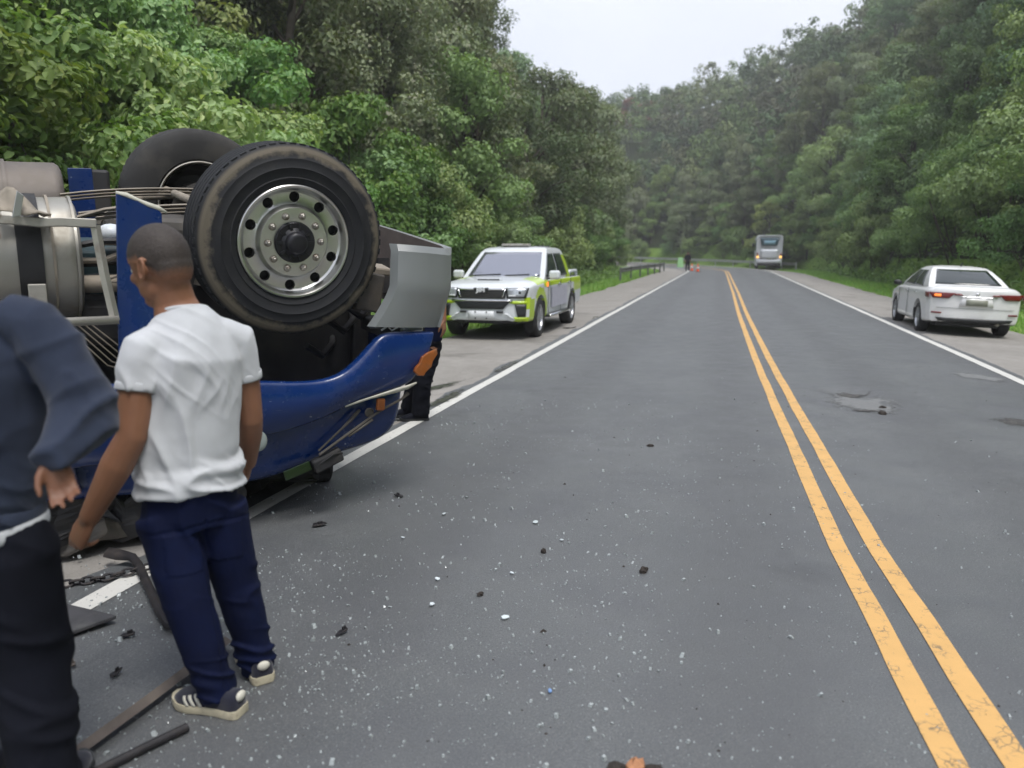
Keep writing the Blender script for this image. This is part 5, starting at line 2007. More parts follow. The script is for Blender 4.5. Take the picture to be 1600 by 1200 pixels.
def hair_mat(name, skin, dark):
    m = NT(name)
    co = m.coord()
    at_ = m.n('ShaderNodeAttribute')
    at_.attribute_name = 'fade'
    f = m.math('ADD', at_.outputs['Fac'], m.math('MULTIPLY', m.math('SUBTRACT', m.noise(co, 110, 3), 0.5), 0.55))
    tone = m.ramp(m.noise(co, 200, 2), [(0.35, dark), (0.7, tuple(c * 2.0 for c in dark))])
    m.set(Base=m.mix(m.ramp(f, [(0.08, 0.0), (0.75, 1.0)]), skin, tone), Roughness=0.62, Specular=0.35)
    m.bump(m.noise(co, 220, 2), 0.6, 0.003)
    return m.mat


M_crop = hair_mat('cropped_hair', (0.225, 0.106, 0.062), (0.030, 0.024, 0.021))
M_crop2 = hair_mat('cropped_hair_warm', (0.175, 0.082, 0.049), (0.02, 0.017, 0.016))


def crop(parent, c, ax, k, mat, vox=0.0055):
    """close-cropped hair over the skull, fading out at the hairline"""
    F, S, U = ax
    g = G()
    P = lambda f, s, u: Vector(c) + (F * f + S * s + U * u) * k
    o_ = 0.0032
    g.ball(P(0, 0, 0), tuple((x + o_) * k for x in (0.098, 0.077, 0.098)), 32, 24, axes=ax)
    g.ball(P(-0.03, 0, -0.035), tuple((x + o_) * k for x in (0.066, 0.064, 0.070)), 28, 20, axes=ax)
    o = remesh(g, 'hair', mat, vox, None, 2, lambda p, n: 0.0012 * noise.noise(p * 120))

    def line(f, s):
        f, s = f / k, s / k
        return float(np.interp(f, [-0.11, -0.05, -0.02, 0.0, 0.03, 0.06, 0.075, 0.10], [-0.085, -0.080, -0.045, -0.010, -0.006, 0.008, 0.040, 0.060]))
    loc = lambda p: ((Vector(p) - Vector(c)).dot(F), (Vector(p) - Vector(c)).dot(S), (Vector(p) - Vector(c)).dot(U))

    def below(cc, n):
        f, s, u = loc(cc)
        return u / k < line(f, s) - 0.004
    cut_faces(o, below)
    me = o.data
    at_ = me.attributes.new('fade', 'FLOAT', 'POINT')
    vals = []
    for v in me.vertices:
        f, s, u = loc(v.co)
        soft = float(np.interp(f / k, [-0.1, 0.0, 0.05, 0.08], [0.055, 0.035, 0.014, 0.010]))
        vals.append(max(0.0, min(1.0, (u / k - line(f, s)) / soft)))
    at_.data.foreach_set('value', vals)
    me.polygons.foreach_set('use_smooth', [True] * len(me.polygons))
    o.parent = parent
    return o


def hand(g, w, d, n, th, k=1.0, curl=0.6, lens=(0.074, 0.082, 0.076, 0.060)):
    """palm with five separate fingers; d along the hand, n palm side, th thumb side"""
    d, n, th = unit(d), unit(n), unit(th)
    w = Vector(w)
    g.tube([w - d * 0.03 * k, w + d * 0.015 * k, w + d * 0.055 * k, w + d * 0.092 * k, w + d * 0.103 * k], [(0.027 * k, 0.019 * k), (0.031 * k, 0.018 * k), (0.040 * k, 0.017 * k), (0.041 * k, 0.0145 * k), (0.036 * k, 0.010 * k)], 14, ref=th)
    for j in range(4):
        p = w + d * (0.090 - 0.004 * abs(j - 1)) * k + th * (0.0305 - 0.0205 * j) * k
        pts, rr = [p - d * 0.02 * k, p], [0.0092 * k, 0.0092 * k]
        a = 0.0
        for i, seg in enumerate((0.45, 0.32, 0.23)):
            a += curl * (0.55, 0.8, 0.6)[i] * (1 + 0.12 * j)
            p = p + (d * math.cos(a) + n * math.sin(a) + th * 0.05 * (1.5 - j)) * lens[j] * seg * k
            pts.append(p)
            rr.append((0.0088, 0.0080, 0.0066)[i] * k)
        g.tube(pts, rr, 10)
        g.ball(pts[-1], 0.0066 * k, 8, 6)
    p = w + d * 0.022 * k + th * 0.026 * k
    dr = unit(d * 0.75 + th * 0.62 + n * 0.30)
    q = p + dr * 0.040 * k
    r_ = q + unit(d * 0.9 + th * 0.25 + n * 0.3) * 0.032 * k
    e_ = r_ + unit(d * 0.95 + n * 0.35) * 0.024 * k
    g.tube([p - dr * 0.015 * k, q, r_, e_], [0.016 * k, 0.0125 * k, 0.0105 * k, 0.008 * k], 10)
    g.ball(e_, 0.008 * k, 8, 6)


def limb(g, pts, rads, n=14):
    """smooth tapered limb through the joints"""
    P, Rr = [], []
    for i in range(len(pts) - 1):
        for q in (0, 0.25, 0.5, 0.75):
            P.append(Vector(pts[i]).lerp(Vector(pts[i + 1]), q))
            f = i + q
            a, b = rads[i], rads[i + 1]
            Rr.append(a + (b - a) * q)
    P.append(Vector(pts[-1]))
    Rr.append(rads[-1])
    g.tube(P, Rr, n)
    g.ball(P[0], Rr[0], 12, 8)
    g.ball(P[-1], Rr[-1], 12, 8)


def spine(g, pts, rads, side, n=28):
    g.tube(pts, rads, n, ref=side)


def shoe(parent, heel, d, L=0.285, W=0.112, stripes=True, mats=None, side=1):
    """low trainer: heel point on the ground, d toe direction"""
    mu, ms, mst = mats or (M_shoe, M_cream, M_cream2)
    d = unit((d[0], d[1], 0))
    M = frame(heel, d, (0, 0, 1))
    e = empty('shoe', (0, 0, 0), 0, parent)
    e.matrix_local = M
    prof = [(0.0, 0.28), (0.02, 0.36), (0.10, 0.40), (0.30, 0.37), (0.50, 0.40), (0.70, 0.50), (0.85, 0.46), (0.95, 0.30), (1.0, 0.10)]
    hw = lambda q: float(np.interp(q, [p[0] for p in prof], [p[1] for p in prof])) * W
    qs = list(np.linspace(0, 1, 21))
    g = G()
    secs = []
    for q in qs:
        x, w = q * L, hw(q)
        lift = 0.010 * max(0, q - 0.8) / 0.2
        secs.append([(x, -w * 0.96, lift), (x, w * 0.96, lift), (x, w * 1.04, 0.016 + lift), (x, w, 0.030 + lift), (x, -w, 0.030 + lift), (x, -w * 1.04, 0.016 + lift)])
    g.loft(secs)
    g.build('sole', ms, e, angle=60)
    g = G()
    secs = []
    for q in qs:
        x, w = 0.004 + q * (L - 0.012), hw(q) * 0.95
        top = float(np.interp(q, [0, 0.05, 0.25, 0.42, 0.6, 0.8, 0.93, 1.0], [0.078, 0.088, 0.084, 0.098, 0.080, 0.062, 0.052, 0.034]))
        ring = []
        for j in range(17):
            a = math.pi * j / 16
            ring.append((x, w * math.copysign(abs(math.cos(a)) ** 0.7, math.cos(a)), 0.026 + (top - 0.026) * math.sin(a) ** 0.6))
        secs.append(ring)
    g.loft(secs)
    g.build('upper', mu, e, angle=60)
    if stripes:
        for s in (-1, 1):
            for k in range(3):
                q0 = 0.50 + 0.085 * k
                g = G()
                secs = []
                for i in range(6):
                    f = i / 5
                    row = []
                    for dq in (-0.022, 0.022):
                        q = q0 + dq + 0.10 * f * 0.8
                        w = hw(q) * 0.95
                        top = float(np.interp(q, [0, 0.05, 0.25, 0.42, 0.6, 0.8, 0.93, 1.0], [0.078, 0.088, 0.084, 0.098, 0.080, 0.062, 0.052, 0.034]))
                        hf = 0.04 + 0.80 * f
                        sn = hf ** (1 / 0.6)
                        h = 0.026 + (top - 0.026) * hf
                        ww = w * (1 - sn * sn) ** 0.35 + 0.003
                        row.append((0.004 + q * (L - 0.012), s * ww, h))
                    secs.append(row)
                g.loft(secs, ring=False)
                g.build('stripe', mst, e, smooth=True).modifiers.new('t', 'SOLIDIFY').thickness = 0.003
        g = G()
        g.ball((0.005, 0, 0.072), (0.012, 0.024, 0.018), 12, 8)
        g.build('heel_tab', mst, e, smooth=True)
    return e


def folds(specs):
    """sharp-crested drape folds from stretched, warped noise; specs: (weight fn, direction across, freq across, freq along, amp, seed)"""
    def f(p, n):
        d = 0.0
        for wf, dr, fa, fl, amp, seed in specs:
            w = wf(p)
            if w <= 0: continue
            wp = p + Vector((noise.noise(p * 5 + Vector((seed, 0, 0))), noise.noise(p * 5 + Vector((0, seed, 9))), noise.noise(p * 5 + Vector((4, 0, seed))))) * 0.03
            a = wp.dot(dr)
            rest = wp - dr * a
            q = rest * fl + dr * (a * fa) + Vector((seed, seed * 1.7, seed * 0.3))
            v = noise.noise(q)
            crest = max(0.0, 1 - abs(v) * 3.2) ** 1.6
            gate = smooth(-0.25, 0.35, noise.noise(p * 3.3 + Vector((seed * 2, 1, seed))))
            d += w * amp * (crest - 0.35) * (0.25 + gate)
        return d
    return f


def band(p, z0, z1, soft=0.05):
    return smooth(z0 - soft, z0 + soft, p.z) * (1 - smooth(z1 - soft, z1 + soft, p.z))


# ---- man in the white T-shirt
def man_white():
    base = Vector((-1.03, 2.55, 0))
    e = empty('person', base)
    tag(e, 'man in white T-shirt and dark blue jeans standing with his back turned beside the truck', 'person')
    J = lambda u, v, Y: at(u, v, Y) - base
    hc = J(249, 402, 2.62)
    nk = J(272, 468, 2.64)
    shL, shR = J(222, 545, 2.50), J(372, 528, 2.74)
    elL, elR = J(206, 682, 2.44), J(391, 655, 2.80)
    wrL, wrR = J(140, 808, 2.42), J(388, 722, 2.92)
    side = unit(Vector(shR) - Vector(shL))
    side = unit(Vector((side.x, side.y, 0)))
    fwd = Vector((-side.y, side.x, 0))
    pel = J(298, 800, 2.60)
    wst = J(296, 720, 2.61)
    rib = J(294, 630, 2.62)
    chs = J(294, 560, 2.62)
    shm = J(292, 515, 2.63)
    hipL, hipR = J(262, 815, 2.55), J(340, 800, 2.66)
    knL, knR = J(296, 950, 2.50), J(372, 920, 2.70)
    anL, anR = J(340, 1082, 2.50), J(404, 1040, 2.73)
    # body
    g = G()
    fd = unit((-0.86, 0.42, -0.22))
    P, ax = head(g, hc, fd, (-0.16, 0.05, 1), 1.12)
    g.tube([hc + Vector((0.03, -0.015, -0.03)), J(266, 448, 2.62), J(273, 472, 2.63), J(284, 505, 2.63)], [0.064, 0.066, 0.069, 0.09], 20)
    spine(g, [pel, wst, rib, chs, shm, J(288, 498, 2.63)], [(0.15, 0.105), (0.135, 0.095), (0.15, 0.105), (0.165, 0.11), (0.14, 0.085), (0.07, 0.06)], side)
    limb(g, [shL, Vector(shL).lerp(elL, 0.5), elL, Vector(elL).lerp(wrL, 0.35), wrL], [0.050, 0.060, 0.048, 0.052, 0.033])
    limb(g, [shR, Vector(shR).lerp(elR, 0.5), elR, Vector(elR).lerp(wrR, 0.35), wrR], [0.048, 0.055, 0.046, 0.047, 0.031])
    hand(g, wrL, J(118, 850, 2.42) - wrL, (0.45, 0.85, -0.1), (-0.88, 0.45, 0.0), 1.06, 0.85)
    hand(g, wrR, J(384, 752, 2.98) - wrR, (-0.9, 0.1, -0.1), (-0.1, 0.9, 0.3), 0.95, 0.6)
    limb(g, [hipL, knL, anL], [0.08, 0.055, 0.04])
    limb(g, [hipR, knR, anR], [0.08, 0.055, 0.04])
    remesh(g, 'body', M_skin, 0.0055, e, 3)
    for s in (-1, 1):
        G().ball(P(0.080, s * 0.031, -0.020), 0.0125, 12, 8).build('eye', M_eye, e, smooth=True)
    # hair: close crop that runs out at temples and nape
    crop(e, hc, ax, 1.12, M_crop)
    # T-shirt
    g = G()
    hem0, hem1 = J(300, 765, 2.60), J(298, 735, 2.605)
    spine(g, [hem0, hem1, wst, J(295, 670, 2.61), rib, chs, J(292, 528, 2.63), J(288, 500, 2.635), J(283, 484, 2.64)], [(0.182, 0.135), (0.184, 0.138), (0.176, 0.132), (0.176, 0.132), (0.183, 0.138), (0.186, 0.140), (0.165, 0.116), (0.118, 0.092), (0.080, 0.080)], side, 40)
    for sh, el, r0, out in ((shL, elL, 0.069, -1), (shR, elR, 0.065, 1)):
        sh, el = Vector(sh), Vector(el)
        end = sh.lerp(el, 0.48)
        g.tube([sh - side * out * 0.10 + Vector((0, 0, 0.030)), sh - side * out * 0.05 + Vector((0, 0, 0.014)), sh + Vector((0, 0, -0.006)), sh.lerp(el, 0.16), sh.lerp(el, 0.32), end], [0.058, r0 * 0.93, r0 * 0.97, r0, r0, r0 * 0.99], 28)
    waist_z = hem0.z
    dA = unit(side * 0.85 + Vector((0, 0, -0.45)))
    dB = unit(side * 0.95 + Vector((0, 0, 0.15)))
    up = Vector((0, 0, 1))
    fw = folds([
        (lambda p: band(p, waist_z - 0.05, waist_z + 0.13, 0.03), unit(up + side * 0.22), 13, 3.2, 0.018, 1.0),
        (lambda p: band(p, waist_z + 0.08, waist_z + 0.45, 0.07), dB, 12, 2.0, 0.014, 5.0),
        (lambda p: band(p, waist_z + 0.30, waist_z + 0.60, 0.06), dA, 11, 2.0, 0.009, 9.0),
        (lambda p: 0.8, unit(side * 0.7 + up * 0.6), 17, 3.5, 0.006, 14.0)])
    tee = remesh(g, 'tshirt', M_tee, 0.006, e, 16, fw)
    aL = unit(Vector(elL) - Vector(shL)); eL = Vector(shL).lerp(Vector(elL), 0.48)
    aR = unit(Vector(elR) - Vector(shR)); eR = Vector(shR).lerp(Vector(elR), 0.48)
    ncl = J(283, 484, 2.64)

    def kill(c, n):
        if c.z < hem0.z + 0.01 and n.z < -0.6: return True
        for a, en in ((aL, eL), (aR, eR)):
            if (c - en).length < 0.11 and n.dot(a) > 0.7 and (c - en).dot(a) > -0.012: return True
        return (c - ncl).length < 0.085 and n.z > 0.75 and c.z > ncl.z - 0.012
    cut_faces(tee, kill)
    so = tee.modifiers.new('t', 'SOLIDIFY'); so.thickness = 0.003; so.offset = 0
    # rib collar and sleeve hems
    g = G()
    g.tube([ncl + (side * math.cos(a) * 0.080 + fwd * math.sin(a) * 0.079) + Vector((0, 0, -0.004 - 0.018 * math.sin(a))) for a in np.linspace(0, 2 * math.pi, 28, endpoint=False)], [(0.009, 0.005)] * 28, 8, close=True, ref=(0, 0, 1))
    g.build('collar', M_tee, tee, smooth=True)
    for a_, en_, r_ in ((aL, eL, 0.0665), (aR, eR, 0.0625)):
        o1 = a_.orthogonal().normalized()
        o2 = a_.cross(o1)
        g = G()
        g.tube([en_ - a_ * 0.012 + o1 * math.cos(w) * r_ + o2 * math.sin(w) * r_ for w in np.linspace(0, 2 * math.pi, 32, endpoint=False)], [(0.014, 0.0022)] * 32, 8, close=True, ref=a_)
        g.build('sleeve_hem', M_tee, tee, smooth=True)
    # jeans
    g = G()
    spine(g, [pel + Vector((0, 0, -0.04)), pel, J(299, 770, 2.60), J(299, 745, 2.60)], [(0.15, 0.12), (0.166, 0.128), (0.160, 0.122), (0.150, 0.112)], side, 32)
    for hp, kn, an in ((hipL, knL, anL), (hipR, knR, anR)):
        hp, kn, an = Vector(hp), Vector(kn), Vector(an)
        g.tube([hp + Vector((0, 0, 0.03)), hp.lerp(kn, 0.4), kn, kn.lerp(an, 0.45), an + (an - kn) * 0.04], [0.104, 0.095, 0.080, 0.073, 0.064], 24)
    kz = (Vector(knL).z + Vector(knR).z) / 2
    fj = folds([
        (lambda p: band(p, kz - 0.10, kz + 0.10, 0.05), unit(up + side * 0.5), 13, 4, 0.010, 2.0),
        (lambda p: band(p, 0.02, 0.20, 0.05), unit(up + side * 0.3), 17, 4, 0.013, 4.0),
        (lambda p: band(p, kz + 0.15, kz + 0.5, 0.05), unit(up * 0.6 + side), 11, 3, 0.010, 7.0)])

    def fj2(p, n):
        d = fj(p, n)
        q = p - pel
        a, b = q.dot(side), q.dot(fwd)
        if b < 0.02:
            for s_ in (-1, 1):
                if abs(a - s_ * 0.078) < 0.058 and -0.175 < q.z < -0.035: d += 0.0035
            if abs(a) < 0.006 and q.z < 0.0: d -= 0.003
            if abs(q.z + 0.012 + 0.10 * abs(a)) < 0.005: d -= 0.003
        return d
    jn = remesh(g, 'jeans', M_jean, 0.007, e, 5, fj2)
    sd = shoe(e, J(378, 1112, 2.44) * Vector((1, 1, 0)) if False else Vector((-0.945, 2.465, 0)) - base, (-0.92, 0.28, 0))
    shoe(e, Vector((-0.93, 2.66, 0)) - base, (-0.55, 0.83, 0))
    return e


man_white()


# ---- man in the navy sweatshirt at the left edge
def man_navy():
    base = Vector((-1.42, 2.0, 0))
    e = empty('person', base)
    tag(e, 'person in navy sweatshirt and black trousers, hand behind the back, at the left edge', 'person')
    J = lambda u, v, Y: at(u, v, Y) - base
    side = unit((1, 0.12, 0))
    fwd = Vector((-side.y, side.x, 0))
    sp = lambda v, Y=2.02: J(-52, v, Y)
    shR, shL = J(72, 520, 2.02), J(-180, 520, 2.0)
    elR, elL = J(138, 645, 1.98), J(-255, 650, 1.98)
    wrR, wrL = J(84, 712, 1.84), J(-190, 740, 1.84)
    pel, wst, rib, chs, shm = sp(850), sp(760), sp(660), sp(570), sp(505)
    hipR, hipL = J(20, 880, 2.02), J(-110, 880, 2.0)
    knR = Vector((hipR.x + 0.01, hipR.y + 0.02, 0.46))
    anR = Vector((hipR.x + 0.035, hipR.y - 0.02, 0.09))
    knL = Vector((hipL.x - 0.01, hipL.y + 0.02, 0.46))
    anL = Vector((hipL.x - 0.02, hipL.y + 0.05, 0.09))
    g = G()
    hc = J(-62, 330, 2.05)
    P, ax = head(g, hc, (-0.2, 0.95, -0.15), (0, 0, 1), 1.05)
    g.tube([hc + Vector((0, -0.01, -0.04)), J(-58, 415, 2.03), J(-55, 470, 2.02)], [0.06, 0.058, 0.08], 18)
    spine(g, [pel, wst, rib, chs, shm, sp(470)], [(0.15, 0.105), (0.14, 0.1), (0.15, 0.105), (0.165, 0.11), (0.14, 0.085), (0.07, 0.06)], side)
    limb(g, [shR, elR, wrR], [0.056, 0.043, 0.029])
    limb(g, [shL, elL, wrL], [0.056, 0.043, 0.029])
    hand(g, wrR, (0.22, -0.12, -0.95), (0.55, -0.75, 0.15), (-0.85, -0.5, -0.1), 0.84, 0.55)
    hand(g, wrL, J(-180, 785, 1.82) - wrL, (-0.7, 0.3, 0.0), (0.3, 0.9, 0.2), 0.95, 0.6)
    limb(g, [hipR, knR, anR], [0.07, 0.058, 0.042])
    limb(g, [hipL, knL, anL], [0.07, 0.058, 0.042])
    remesh(g, 'body', M_skin2, 0.0055, e, 3)
    crop(e, hc, ax, 1.05, M_crop2)
    # sweatshirt
    g = G()
    spine(g, [sp(812), sp(790), sp(740), sp(670), chs, sp(530), sp(490), sp(465)], [(0.182, 0.142), (0.192, 0.150), (0.205, 0.158), (0.205, 0.155), (0.205, 0.150), (0.185, 0.125), (0.12, 0.09), (0.082, 0.08)], side, 40)
    for sh, el, wr, o in ((shR, elR, wrR, 1), (shL, elL, wrL, -1)):
        sh, el, wr = Vector(sh), Vector(el), Vector(wr)
        g.tube([sh - side * o * 0.10 + Vector((0, 0, 0.045)), sh - side * o * 0.03 + Vector((0, 0, 0.02)), sh.lerp(el, 0.25), sh.lerp(el, 0.7), el + Vector((o * 0.005, 0, 0))], [0.064, 0.076, 0.079, 0.077, 0.073], 26)
        g.tube([el + Vector((0, 0, 0.01)), el.lerp(wr, 0.35), el.lerp(wr, 0.65), el.lerp(wr, 0.85), el.lerp(wr, 1.0), wr + (wr - el).normalized() * 0.03], [0.073, 0.072, 0.062, 0.052, 0.045, 0.042], 26)
        g.ball(el, 0.072, 16, 10)
    up = Vector((0, 0, 1))
    fs = folds([
        (lambda p: band(p, 0.86, 1.14, 0.05), unit(up + side * 0.25), 10, 2.6, 0.022, 1.5),
        (lambda p: band(p, 1.00, 1.42, 0.06) * (1.0 if p.x > shR.x - 0.05 else 0.45), unit(side * 0.55 - up * 0.8), 10.5, 2.6, 0.030, 6.0),
        (lambda p: 0.8, unit(side + up * 0.5), 18, 5, 0.009, 3.0)])
    sw = remesh(g, 'sweatshirt', M_sweat, 0.009, e, 6, fs)
    # seam over the shoulder
    g = G()
    # ribbed hem and cuff
    g.tube([sp(808) + side * math.cos(a) * 0.187 + fwd * math.sin(a) * 0.147 for a in np.linspace(0, 2 * math.pi, 40, endpoint=False)], [(0.034, 0.012)] * 40, 10, close=True, ref=(0, 0, 1))
    g.build('hem_band', M_sweat, sw, smooth=True)
    # white undershirt hem
    g = G()
    g.tube([sp(836) + side * math.cos(a) * 0.200 + fwd * math.sin(a) * 0.158 + up * (0.035 * math.cos(a)) for a in np.linspace(0, 2 * math.pi, 40, endpoint=False)], [(0.022, 0.008)] * 40, 10, close=True, ref=(0, 0, 1))
    g.build('undershirt', M_tee, e, smooth=True)
    # trousers
    g = G()
    spine(g, [pel + Vector((0, 0, -0.10)), pel + Vector((0, 0, -0.02)), pel + Vector((0, 0, 0.06)), pel + Vector((0, 0, 0.11))], [(0.16, 0.13), (0.178, 0.138), (0.172, 0.132), (0.166, 0.128)], side, 32)
    for hp, kn, an in ((hipR, knR, anR), (hipL, knL, anL)):
        g.tube([hp + Vector((0, 0, 0.13)), hp + Vector((0, 0, 0.03)), hp.lerp(kn, 0.4), kn, kn.lerp(an, 0.5), an], [0.09, 0.118, 0.112, 0.100, 0.096, 0.090], 24)
    fj = folds([(lambda p: band(p, 0.02, 0.6, 0.08), unit(up + side * 0.5), 9, 3, 0.012, 2.0), (lambda p: band(p, 0.6, 0.9, 0.05), unit(up * 0.5 + side), 10, 3, 0.010, 7.0)])
    remesh(g, 'trousers', M_blk, 0.010, e, 4, fj)
    for an in (anR, anL): shoe(e, Vector((an.x + 0.01, an.y - 0.06, 0)), (-0.1, 1, 0), stripes=False, mats=(M_shoe, M_trim, M_trim))
    return e


man_navy()


# ---- person behind the nose of the truck
def man_behind():
    base = Vector((-0.80, 7.25, 0))
    e = empty('person', base)
    tag(e, 'person in dark trousers mostly hidden behind the nose of the truck, one hand hanging free', 'person')
    J = lambda u, v, Y: at(u, v, Y) - base
    side = unit((0.9, -0.42, 0))
    hc = J(652, 412, 7.15)
    shN, shF = J(683, 440, 7.15), J(640, 438, 7.45)
    elN, wrN = J(690, 470, 7.12), J(693, 500, 7.08)
    elF, wrF = J(630, 470, 7.4), J(620, 495, 7.2)
    pel, wst, chs, shm = J(664, 540, 7.30), J(664, 510, 7.3), J(662, 465, 7.3), J(660, 440, 7.3)
    hN, hF = J(672, 545, 7.25), J(652, 545, 7.4)
    kN, kF = J(660, 600, 7.22), J(648, 598, 7.42)
    aN, aF = J(657, 643, 7.28), J(640, 636, 7.50)
    g = G()
    P, ax = head(g, hc, (-0.8, -0.4, -0.4), (-0.2, 0, 1), 1.0)
    g.tube([hc + Vector((0, 0, -0.04)), J(657, 430, 7.28), J(660, 442, 7.3)], [0.055, 0.055, 0.07], 14)
    spine(g, [pel, wst, chs, shm, J(660, 434, 7.3)], [(0.15, 0.11), (0.14, 0.1), (0.165, 0.115), (0.14, 0.09), (0.06, 0.05)], side)
    limb(g, [shN, elN, wrN], [0.052, 0.042, 0.029])
    limb(g, [shF, elF, wrF], [0.052, 0.042, 0.029])
    hand(g, wrN, (0.06, -0.05, -1), (-0.9, 0.3, 0), (-0.3, -0.9, 0), 1.0, 0.35)
    hand(g, wrF, (-0.3, -0.5, -0.6), (0.3, -0.4, -0.5), (0.5, 0.5, 0.4), 1.0, 0.5)
    limb(g, [hN, kN, aN], [0.085, 0.058, 0.042])
    limb(g, [hF, kF, aF], [0.085, 0.058, 0.042])
    remesh(g, 'body', M_skin, 0.007, e, 2)
    crop(e, hc, ax, 1.0, M_crop, 0.01)
    g = G()
    spine(g, [J(664, 532, 7.3), wst, chs, shm, J(660, 436, 7.3)], [(0.175, 0.135), (0.175, 0.13), (0.185, 0.135), (0.15, 0.1), (0.075, 0.065)], side)
    for sh, el in ((shN, elN), (shF, elF)):
        g.tube([sh, sh.lerp(el, 0.45)], [0.078, 0.075], 18)
    remesh(g, 'shirt', M_jean, 0.012, e, 4)
    g = G()
    spine(g, [pel + Vector((0, 0, -0.06)), pel, wst], [(0.15, 0.125), (0.165, 0.13), (0.155, 0.12)], side)
    for hp, kn, an in ((hN, kN, aN), (hF, kF, aF)):
        g.tube([hp, hp.lerp(kn, 0.5), kn, kn.lerp(an, 0.5), an + Vector((0, 0, -0.02))], [0.105, 0.098, 0.09, 0.088, 0.092], 20)
    remesh(g, 'trousers', M_blk, 0.012, e, 3, folds([(lambda p: 1.0, Vector((0, 0, 1)), 14, 5, 0.014, 2.0)]))
    for a, d in ((aN, (-0.95, -0.15, 0)), (aF, (-0.9, -0.3, 0))):
        shoe(e, Vector((a.x + 0.08, a.y + 0.01, -0.005)), d, stripes=False, mats=(M_blk, M_trim, M_trim))
    return e


man_behind()


# ---- far figure at the end of the edge line
def man_far():
    base = Vector((15.95, 70.6, 0))
    e = empty('person', base)
    tag(e, 'tiny distant person in black beside the traffic cones', 'person')
    V = Vector
    side = V((1, 0, 0))
    g = G()
    P, ax = head(g, (0, 0, 1.60), (-0.2, -1, 0), (0, 0, 1), 1.0)
    g.tube([(0, 0, 1.56), (0, 0, 1.40)], [0.055, 0.07], 12)
    spine(g, [V((0, 0, 0.85)), V((0, 0, 1.05)), V((0, 0, 1.3)), V((0, 0, 1.43))], [(0.15, 0.11), (0.14, 0.1), (0.17, 0.12), (0.12, 0.08)], side, 16)
    for s in (-1, 1):
        sh, el, wr = V((s * 0.19, 0, 1.38)), V((s * 0.26, 0.02, 1.1)), V((s * 0.22, -0.1, 0.88))
        limb(g, [sh, el, wr], [0.05, 0.04, 0.03], 10)
        hand(g, wr, (0, -0.2, -1), (-s, 0, 0), (0, -1, 0), 1.0, 0.5)
        limb(g, [V((s * 0.09, 0, 0.85)), V((s * 0.11, 0, 0.47)), V((s * 0.12, 0, 0.08))], [0.085, 0.058, 0.042], 10)
    remesh(g, 'body', M_skin, 0.012, e, 2)
    g = G()
    spine(g, [V((0, 0, 0.82)), V((0, 0, 1.05)), V((0, 0, 1.3)), V((0, 0, 1.44))], [(0.18, 0.14), (0.18, 0.135), (0.2, 0.14), (0.13, 0.1)], side, 18)
    for s in (-1, 1):
        g.tube([(s * 0.15, 0, 1.39), (s * 0.25, 0.01, 1.15), (s * 0.235, -0.06, 0.96)], [0.075, 0.065, 0.05], 12)
    remesh(g, 'jacket', M_blk, 0.02, e, 2)
    g = G()
    for s in (-1, 1):
        g.tube([(s * 0.09, 0, 0.86), (s * 0.11, 0, 0.47), (s * 0.12, 0, 0.06)], [0.105, 0.085, 0.075], 14)
    remesh(g, 'trousers', M_blk, 0.02, e, 2)
    g = G()
    g.ball(P(-0.005, 0, 0.012), (0.1, 0.082, 0.097), 18, 12, axes=ax)
    g.build('hair', M_hair, e, smooth=True)
    for s in (-1, 1): shoe(e, V((s * 0.12, 0.08, 0)), (0, -1, 0), stripes=False, mats=(M_blk, M_trim, M_trim))


man_far()
# ------------------------------------------------------------------ cones and marker
M_cone = plain('cone_orange', (0.75, 0.11, 0.03), 0.55, 0, 0.08, 8)
M_coneband = plain('cone_band', (0.7, 0.7, 0.68), 0.4)


def cone(loc, label):
    e = empty('traffic_cone', loc)
    tag(e, label, 'cone', 'traffic cones at the bend')
    G().lathe([(0.145, 0.03), (0.135, 0.05), (0.035, 0.66), (0.025, 0.68), (0.0, 0.68)], 20).build('cone_body', M_cone, e, smooth=True)
    G().lathe([(0.106, 0.245), (0.108, 0.245), (0.079, 0.42), (0.077, 0.42)], 20).build('band', M_coneband, e, smooth=True)
    G().box((0, 0, 0.018), (0.36, 0.36, 0.034)).build('base', M_trim, e, bevel=0.01)


cone((15.85, 66.2, 0.0), 'orange traffic cone standing at the tip of the white edge line')
cone((16.05, 69.3, 0.0), 'reddish traffic cone at the feet of the distant person')
e = empty('marker_board', (18.3, 84.5, rise(86)))
tag(e, 'bright green upright board on the pavement left of the distant person', 'board')
for s in (-1, 1):
    g = G()
    g.prism([(-0.34, 0.0), (0.34, 0.0), (0.24, 1.05), (-0.24, 1.05)], 0.03, Matrix.Translation((0, s * 0.16 + 0.015, 0)) @ Matrix.Rotation(s * 0.14, 4, 'X') @ Matrix.Rotation(math.pi / 2, 4, 'X'))
    g.build('panel', M_hivis, e, bevel=0.008)
G().box((0, 0, 1.04), (0.3, 0.05, 0.05)).build('hinge', M_trim, e)

